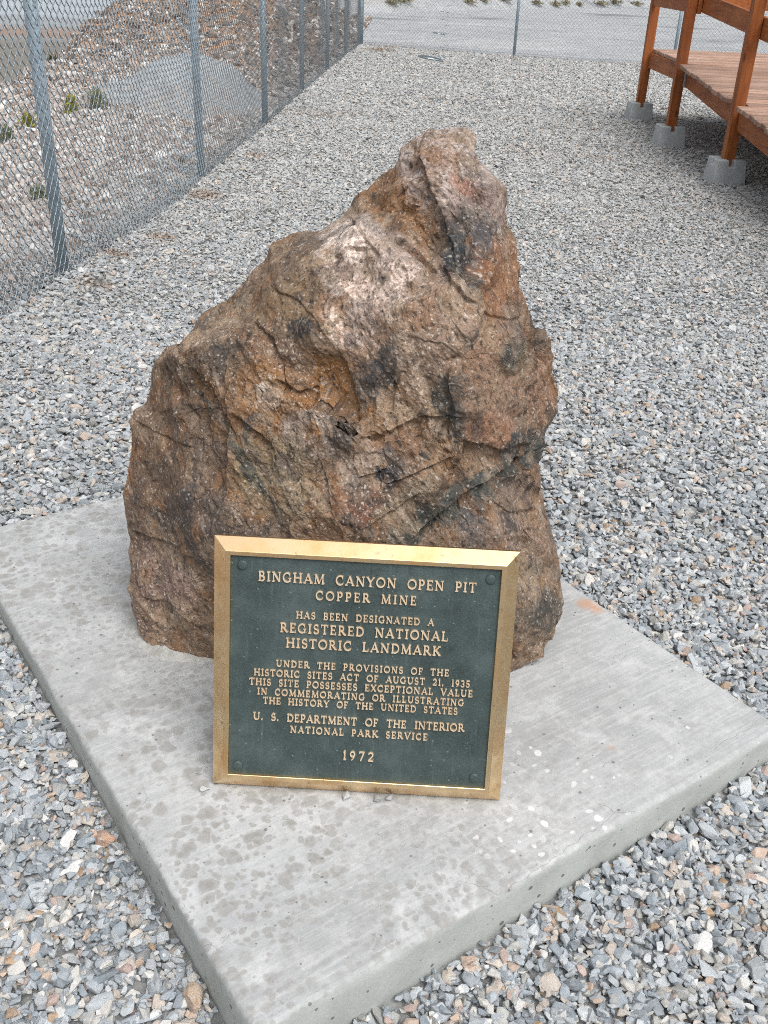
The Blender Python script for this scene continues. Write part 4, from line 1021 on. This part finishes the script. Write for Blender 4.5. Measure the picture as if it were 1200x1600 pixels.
def fence(path, label, offs, Hh=1.83, split=None, thick=.03, tens=True):
    root = empty('chain_link_fence', (path[0][0], path[0][1], float(ground_z(*path[0]))))
    tag(root, label, 'fence')
    bpy.context.view_layer.update(); inv = root.matrix_world.inverted()
    def fin(o): o.matrix_parent_inverse = inv; return o
    zf_ = lambda x, y: float(ground_z(np.array(x), np.array(y)))
    P = np.array(path); d = (P[-1] - P[0]) / np.linalg.norm(P[-1] - P[0]); n = np.array([-d[1], d[0]]) * offs
    for i, (x, y) in enumerate(path):
        z = zf_(x, y); r = thick if 0 < i < len(path) - 1 else thick * 1.25
        q = MB(); q.tube([(x + n[0], y + n[1], z - .3), (x + n[0], y + n[1], z + Hh + .02)], r, 20)
        q.tube([(x + n[0], y + n[1], z + Hh + .02), (x + n[0], y + n[1], z + Hh + .05), (x + n[0], y + n[1], z + Hh + .065)], [r * 1.1, r * 1.1, r * .3], 20)
        p = fin(q.build('post', M_POST, root, False)); 
        for pl in p.data.polygons: pl.use_smooth = len(pl.vertices) == 4
        for zz in (.25, .6, .95, 1.3, 1.6):
            t = MB(); t.tube([(x + n[0] + (r + .002) * math.cos(a), y + n[1] + (r + .002) * math.sin(a), z + zz + .012 * math.sin(a * .5)) for a in np.linspace(0, 6.283, 15)], .0022, 5)
            k = t.build('tie_wire', M_WIRE, p); k.matrix_parent_inverse = inv
    q = MB(); q.tube([(x + n[0], y + n[1], zf_(x, y) + Hh - .01) for x, y in path], .021, 14); fin(q.build('top_rail', M_POST, root, True))
    # tension wire along the foot
    q = MB(); pts = []
    for (a, b) in zip(path[:-1], path[1:]):
        for t in np.linspace(0, 1, 8, endpoint=False): x, y = a[0] + (b[0] - a[0]) * t, a[1] + (b[1] - a[1]) * t; pts.append((x, y, zf_(x, y) + .06))
    q.tube(pts, .0022, 5); fin(q.build('tension_wire', M_WIRE, root, True))
    return root, inv, zf_
fr, inv, zf_ = fence(FENCE, 'grey chain link fence running back along the left edge of the gravel', .036, thick=.0325)
f1 = fabric(FENCE[:3], zf_, 1.79, 6, .0028, 'mesh_fabric', fr); f1.matrix_parent_inverse = inv
f2 = fabric(FENCE[2:5], zf_, 1.79, 2, .0024, 'mesh_fabric', fr); f2.matrix_parent_inverse = inv
f3 = fabric(FENCE[4:], zf_, 1.79, 2, .0021, 'mesh_fabric', fr); f3.matrix_parent_inverse = inv
fr, inv, zf_ = fence(FAR, 'thin chain link fence crossing behind the gravel in front of the grey lot', .03)
f4 = fabric(FAR, zf_, 1.79, 2, .0021, 'mesh_fabric', fr); f4.matrix_parent_inverse = inv

# ------------------------------------------------------------------ wooden walkway
def wood(name, cols, axis, scale=1., rough=.6, weather=0.):
    m = NT(name, rough, 0, .35)
    sc = [26, 26, 26]; sc[axis] = 1.6
    v = m.coord('Object', tuple(s * scale for s in sc)); v2 = m.coord('Object')
    g = m.noise(v, 1.0, 6, .6, .6); g2 = m.noise(v, 3.4, 4, .6); b = m.noise(v2, 2.5, 4)
    c = m.ramp(g, [(.28, cols[0]), (.48, cols[1]), (.72, cols[2])])
    c = m.mix(m.map(b, .35, .7, 0, .4), c, cols[0]); c = m.mix(m.map(g2, .6, .72, 0, .5), c, tuple(x * .5 for x in cols[0]))
    ks = [5, 5, 5]; ks[axis] = 1.9
    kv = m.voro(m.coord('Object', tuple(ks)), 1.0); kc = m.map(kv, .10, .035)
    c = m.mix(m.math('MULTIPLY', kc, .75), c, tuple(x * .35 for x in cols[0]))
    c = m.mix(m.map(m.noise(v2, 1.1, 5, .7), .5, .7, 0, .35), c, tuple(min(1., x * 1.25) for x in cols[2]))
    at = m.n('ShaderNodeVertexColor'); at.layer_name = 'tone'
    if weather:
        k = at.outputs[0]; c = m.mix(1., c, k, 'MULTIPLY')
    m.base(c); m.bump(m.math('ADD', g, g2), .35, .004); return m.m
ORANGE = (lin(118, 62, 30), lin(158, 90, 46), lin(184, 114, 62))
M_POSTW = wood('stained_post_wood', ORANGE, 2); M_RAILW = wood('stained_rail_wood', ORANGE, 1)
M_DECK = wood('weathered_deck_boards', (lin(130, 96, 78), lin(172, 138, 118), lin(202, 178, 162)), 0, 1., .7, 1.)
POSTS = [(2.92, 13.07), (2.83, 11.07), (2.87, 9.10)]
def deck_z(y): return np.where(y > 10.98, .80, .80 - .078 * (10.98 - y))
def walkway():
    root = empty('wooden_walkway', (2.9, 9.1, 0))
    tag(root, 'orange stained wooden ramp and landing with posts standing on concrete piers', 'walkway')
    X0, X1 = 2.795, 5.4  # far side out of view, widened to deepen the shade below
    inv = Matrix.Translation((2.9, 9.1, 0)).inverted()
    def fin(o): o.matrix_parent_inverse = inv; return o
    allp = [(x, y) for x, y in POSTS] + [(2.86, 7.1), (2.86, 5.2)] + [(5.3, y) for y in (13.07, 11.07, 9.1, 7.1, 5.2)]
    hw = .049
    for (x, y) in allp:
        b = MB(); top = float(deck_z(np.array(y))) + 1.02
        b.box(x - hw, x + hw, y - hw, y + hw, .13, top)
        fin(b.build('post', M_POSTW, root, False, .004))
    rng = random.Random(4)
    def boards(y0, y1, ramp, name):
        b = MB(); tone = []
        y = y1; pitch = .155
        while y > y0 + .02:
            w = .139; ya, yb_ = y - w, y
            z1, z2 = float(deck_z(np.array(ya))), float(deck_z(np.array(yb_)))
            xs = (2.79 + .016 * (11 - y) if ramp else 2.888 + .042 * (y - 11.05)) + rng.uniform(-.012, .012)
            for (px, py) in POSTS + [(2.86, 7.1), (2.86, 5.2)]:
                if ramp and ya - .01 < py + hw and yb_ + .01 > py - hw: xs = px + hw + .006
            dz = rng.uniform(-.0015, .0015); n0 = len(b.v)
            b.hexa([(xs, ya, z1 - .038 + dz), (X1, ya, z1 - .038 + dz), (X1, yb_, z2 - .038 + dz), (xs, yb_, z2 - .038 + dz), (xs, ya, z1 + dz), (X1, ya, z1 + dz), (X1, yb_, z2 + dz), (xs, yb_, z2 + dz)])
            tone += [rng.uniform(.70, 1.15)] * 8
            y -= pitch
        o = fin(b.build(name, M_DECK, root, False))
        a = o.data.color_attributes.new('tone', 'FLOAT_COLOR', 'POINT')
        a.data.foreach_set('color', np.array([[t, t, t, 1] for t in tone], np.float32).ravel())
        md = o.modifiers.new('edge', 'BEVEL'); md.width = .004; md.segments = 1
    boards(11.02, 13.10, False, 'landing_deck'); boards(4.6, 10.985, True, 'ramp_deck')
    def beam(x, y0, y1, top_off, h, th, name='joist', mat=M_RAILW, zfun=deck_z):
        b = MB(); za, zb = float(zfun(np.array(y0))) + top_off, float(zfun(np.array(y1))) + top_off
        b.hexa([(x, y0, za - h), (x + th, y0, za - h), (x + th, y1, zb - h), (x, y1, zb - h), (x, y0, za), (x + th, y0, za), (x + th, y1, zb), (x, y1, zb)])
        return fin(b.build(name, mat, root, False, .004))
    for x in (2.875, 3.5, 4.2, 5.25):
        beam(x + (.06 if x < 3 else 0), 11.13, 13.01, -.041, .165, .04); beam(x, 9.16, 10.99, -.041, .165, .04); beam(x, 4.7, 9.04, -.041, .165, .04)
    b = MB(); b.box(2.97, 5.24, 13.03, 13.07, .595, .757); fin(b.build('joist', M_RAILW, root, False, .004))
    b = MB(); b.box(2.89, 5.24, 11.05, 11.09, .595, .757); fin(b.build('joist', M_RAILW, root, False, .004))
    # rails on the inside of the posts
    r1 = lambda y: np.where(y > 11.02, 1.245, 1.245 - .055 * (11.02 - y) + .0)
    for off, h, nm in ((.165, .165, 'guard_rail'), (.43, .14, 'guard_rail')):
        beam(2.882, 10.99, 13.15, off, h, .038, nm, M_RAILW, lambda y: np.full_like(y, 1.255))
        beam(2.925, 4.9, 11.12, off + .0, h, .038, nm, M_RAILW, lambda y: 1.27 - .062 * (11.02 - y))
    b = MB(); b.box(2.97, 5.26, 13.02, 13.058, 1.255, 1.42); fin(b.build('guard_rail', M_RAILW, root, False, .004))
    # hanger where ramp meets landing
    b = MB(); b.box(2.862, 2.8735, 10.955, 11.0, .60, .765); b.box(2.862, 2.93, 10.955, 11.0, .585, .592); fin(b.build('joist_hanger', M_POST, root))
    # unseen skirt added on the far long side to darken under the deck
    b = MB(); b.box(5.36, 5.39, 4.7, 13.1, .02, .70); fin(b.build('shade_skirt', M_RAILW, root))
walkway()

def pier(x, y, label, rz):
    root = None
    b = MB(); z0 = float(ground_z(np.array(x), np.array(y))) - .03
    h = .205 - z0; B_, T_ = .150, .126; s = .024
    zs = .150
    def w(z): return B_ + (T_ - B_) * (z - z0) / h
    # one solid: corner towers stand up round a cross slot that takes the joists
    hs_ = [[.205, zs, .205], [zs, zs, zs], [.205, zs, .205]]
    def gx(i, z): return (-w(z), -s, s, w(z))[i]
    def pt(i, j, z): return (gx(i, z), gx(j, z), z)
    for i in range(3):
        for j in range(3):
            z = hs_[i][j]
            b.add([pt(i, j, z), pt(i + 1, j, z), pt(i + 1, j + 1, z), pt(i, j + 1, z)], [(0, 1, 2, 3)])
            b.add([pt(i, j, z0), pt(i + 1, j, z0), pt(i + 1, j + 1, z0), pt(i, j + 1, z0)], [(3, 2, 1, 0)])
            for (p_, q_, di, dj) in (((i, j), (i + 1, j), 0, -1), ((i + 1, j), (i + 1, j + 1), 1, 0), ((i + 1, j + 1), (i, j + 1), 0, 1), ((i, j + 1), (i, j), -1, 0)):
                ni, nj = i + di, j + dj
                if 0 <= ni < 3 and 0 <= nj < 3: zl = [hs_[ni][nj]] if hs_[ni][nj] < z else []
                else: zl = [zs, z0] if z > zs else [z0]
                zt = z
                for zb in zl:
                    b.add([pt(*p_, zb), pt(*q_, zb), pt(*q_, zt), pt(*p_, zt)], [(0, 1, 2, 3)]); zt = zb
    m = PIER
    o = b.build('pier_block', m, None, False, .008, 2)
    bm = bmesh.new(); bm.from_mesh(o.data); bmesh.ops.remove_doubles(bm, verts=bm.verts, dist=1e-5); bmesh.ops.recalc_face_normals(bm, faces=bm.faces); bm.to_mesh(o.data); bm.free()
    o.location = (x, y, 0); o.rotation_euler = (0, 0, rz)
    tag(o, label, 'pier block', 'concrete pier blocks under the walkway posts')
mp = NT('cast_concrete', .85, 0, .3); v = mp.coord('Object'); n1 = mp.noise(v, 7, 5, .6); n2 = mp.noise(v, 60, 4, .7)
mp.base(mp.mix(mp.map(n2, .3, .7, 0, .35), mp.ramp(n1, [(.3, lin(176, 181, 182)), (.7, lin(202, 206, 207))]), lin(160, 162, 162))); mp.bump(n2, .4, .004); PIER = mp.m
pier(*POSTS[0], 'concrete pier block under the farthest walkway post, at the landing corner', .05)
pier(*POSTS[1], 'concrete pier block under the post where ramp meets landing', .03)
pier(*POSTS[2], 'concrete pier block under the nearest walkway post, beside the ramp', .06)

# ------------------------------------------------------------------ weeds
def leaf_mat(name, a, b):
    m = NT(name, .7, 0, .25); v = m.coord('Object'); n = m.noise(v, 22, 3)
    m.base(m.mix(m.map(n, .35, .65), a, b)); return m.m
WG = {'y': leaf_mat('yellow_green_leaf', lin(132, 134, 62), lin(168, 164, 84)), 'g': leaf_mat('grey_green_leaf', lin(122, 130, 104), lin(148, 152, 124)), 'd': leaf_mat('dark_green_leaf', lin(74, 86, 58), lin(104, 112, 78)), 's': leaf_mat('straw_leaf', lin(160, 150, 120), lin(138, 132, 104))}
def weed(px, py, zg, h, r, kind, label, group=None, seed=0, dist=None):
    p = at_z(np.array(px), np.array(py), zg)
    if dist is not None: p = at_y(np.array(px), np.array(py), dist)
    x, y = float(p[0]), float(p[1]); z = float(ground_z(np.array(x), np.array(y)))
    rnd = random.Random(seed); b = MB()
    for i in range(170):
        a = rnd.uniform(0, 6.283); el = rnd.uniform(.15, 1.45); l = rnd.uniform(.35, 1) 
        d = Vector((math.cos(a) * math.cos(el) * r, math.sin(a) * math.cos(el) * r, math.sin(el) * h)) * l
        w = max(.004, .05 * r * rnd.uniform(.5, 1.2)) + .006
        u = Vector((-math.sin(a), math.cos(a), rnd.uniform(-.5, .5))).normalized() * w; t = Vector((rnd.gauss(0, 1), rnd.gauss(0, 1), rnd.gauss(0, .6))) * .16 * r
        c = d; tip = d * 1.12 + Vector((0, 0, .1 * h)) + t; ba = d * .72
        b.add([ba, c - u, tip, c + u], [(0, 1, 2, 3)])
        if i % 5 == 0: b.add([(-.004, 0, 0), (.004, 0, 0), tuple(d + Vector((.003, 0, 0))), tuple(d - Vector((.003, 0, 0)))], [(0, 1, 2, 3)])
    o = b.build('weed', WG[kind], None); o.location = (x, y, z - .01)
    tag(o, label, 'weed', group)
weed(113, 178, .03, .22, .13, 'y', 'yellow green weed right of the nearest fence post, behind the mesh', 'weeds on the rubble slope', 1)
weed(153, 166, .05, .22, .14, 'g', 'grey green weed at the tip of the grey gravel mound', 'weeds on the rubble slope', 2)
weed(82, 78, .2, .2, .15, 'd', 'dark green weed near the top edge of the rubble slope', 'weeds on the rubble slope', 3)
weed(44, 196, .03, .16, .12, 'y', 'small yellowish weed left of the nearest fence post', 'weeds on the rubble slope', 4)
weed(63, 318, .02, .12, .09, 'g', 'tiny pale weed low behind the nearest fence post', 'weeds on the rubble slope', 5)
weed(10, 215, .03, .15, .13, 'g', 'grey green weed on the rubble, leftmost behind the fence', 'weeds on the rubble slope', 6)


_r = random.Random(9)
FARW = [(612, 8, 'with a white stone under it, nearest the fence corner'), (631, 4, 'right of the clump by the white stone'), (733, 5, 'straw clump left of the thin middle post'), (757, 4, 'clump just left of the thin middle post'),
        (788, 2, 'smallest clump, beside the thin middle post'), (838, 8, 'first clump right of the thin middle post'), (868, 10, 'wide clump midway between middle post and walkway'), (884, 8, 'clump right of the wide midway clump'), (905, 10, 'low clump right of the midway pair'),
        (938, 9, 'clump well left of the walkway post'), (962, 6, 'clump nearest left of the farthest walkway post'), (994, 9, 'clump against the farthest walkway post')]
for i, (a_, b_, t_) in enumerate(FARW):
    pz = at_z(np.array(a_), np.array(b_ + 8), 0.)
    d0 = float(pz[1])
    for yy in np.linspace(30, 75, 400):       # where this sight line meets the bank
        q = at_y(np.array(a_), np.array(b_), yy)
        if q[2] < float(ground_z(np.array(q[0]), np.array(yy))): d0 = yy; break
    weed(a_, b_, 0, _r.uniform(.16, .26), _r.uniform(.3, .55), 's', 'dry weed on the far bank, ' + t_, 'dry weeds on the far bank', 40 + i, d0)

def loose_stones():
    for px, py, sz, c, lab, sd in ((302, 1562, .062, lin(186, 158, 128), 'large tan angular stone in the gravel beside the front corner of the slab', 5),
                                   (168, 1326, .060, lin(184, 144, 116), 'long orange tan stone lying in the gravel left of the slab edge', 9)):
        m = NT('tan_stone', .8, 0, .3); v = m.coord('Object'); n = m.noise(v, 2.5, 5, .65)
        m.base(m.mix(m.map(n, .35, .65), c, tuple(.5 * x + .28 for x in c))); m.bump(n, .4, .1)
        me = stone_meshes('loose_stone', 1, m.m, sd, (12, 16), (.7, .9))[0]
        p = at_z(np.array(px), np.array(py), .025); o = link('loose_stone', me)
        o.location = (p[0], p[1], float(ground_z(np.array(p[0]), np.array(p[1]))) + sz * .42); o.scale = (sz, sz * .9, sz * .8); o.rotation_euler = (.2, .15, sd)
        tag(o, lab, 'stone')
loose_stones()
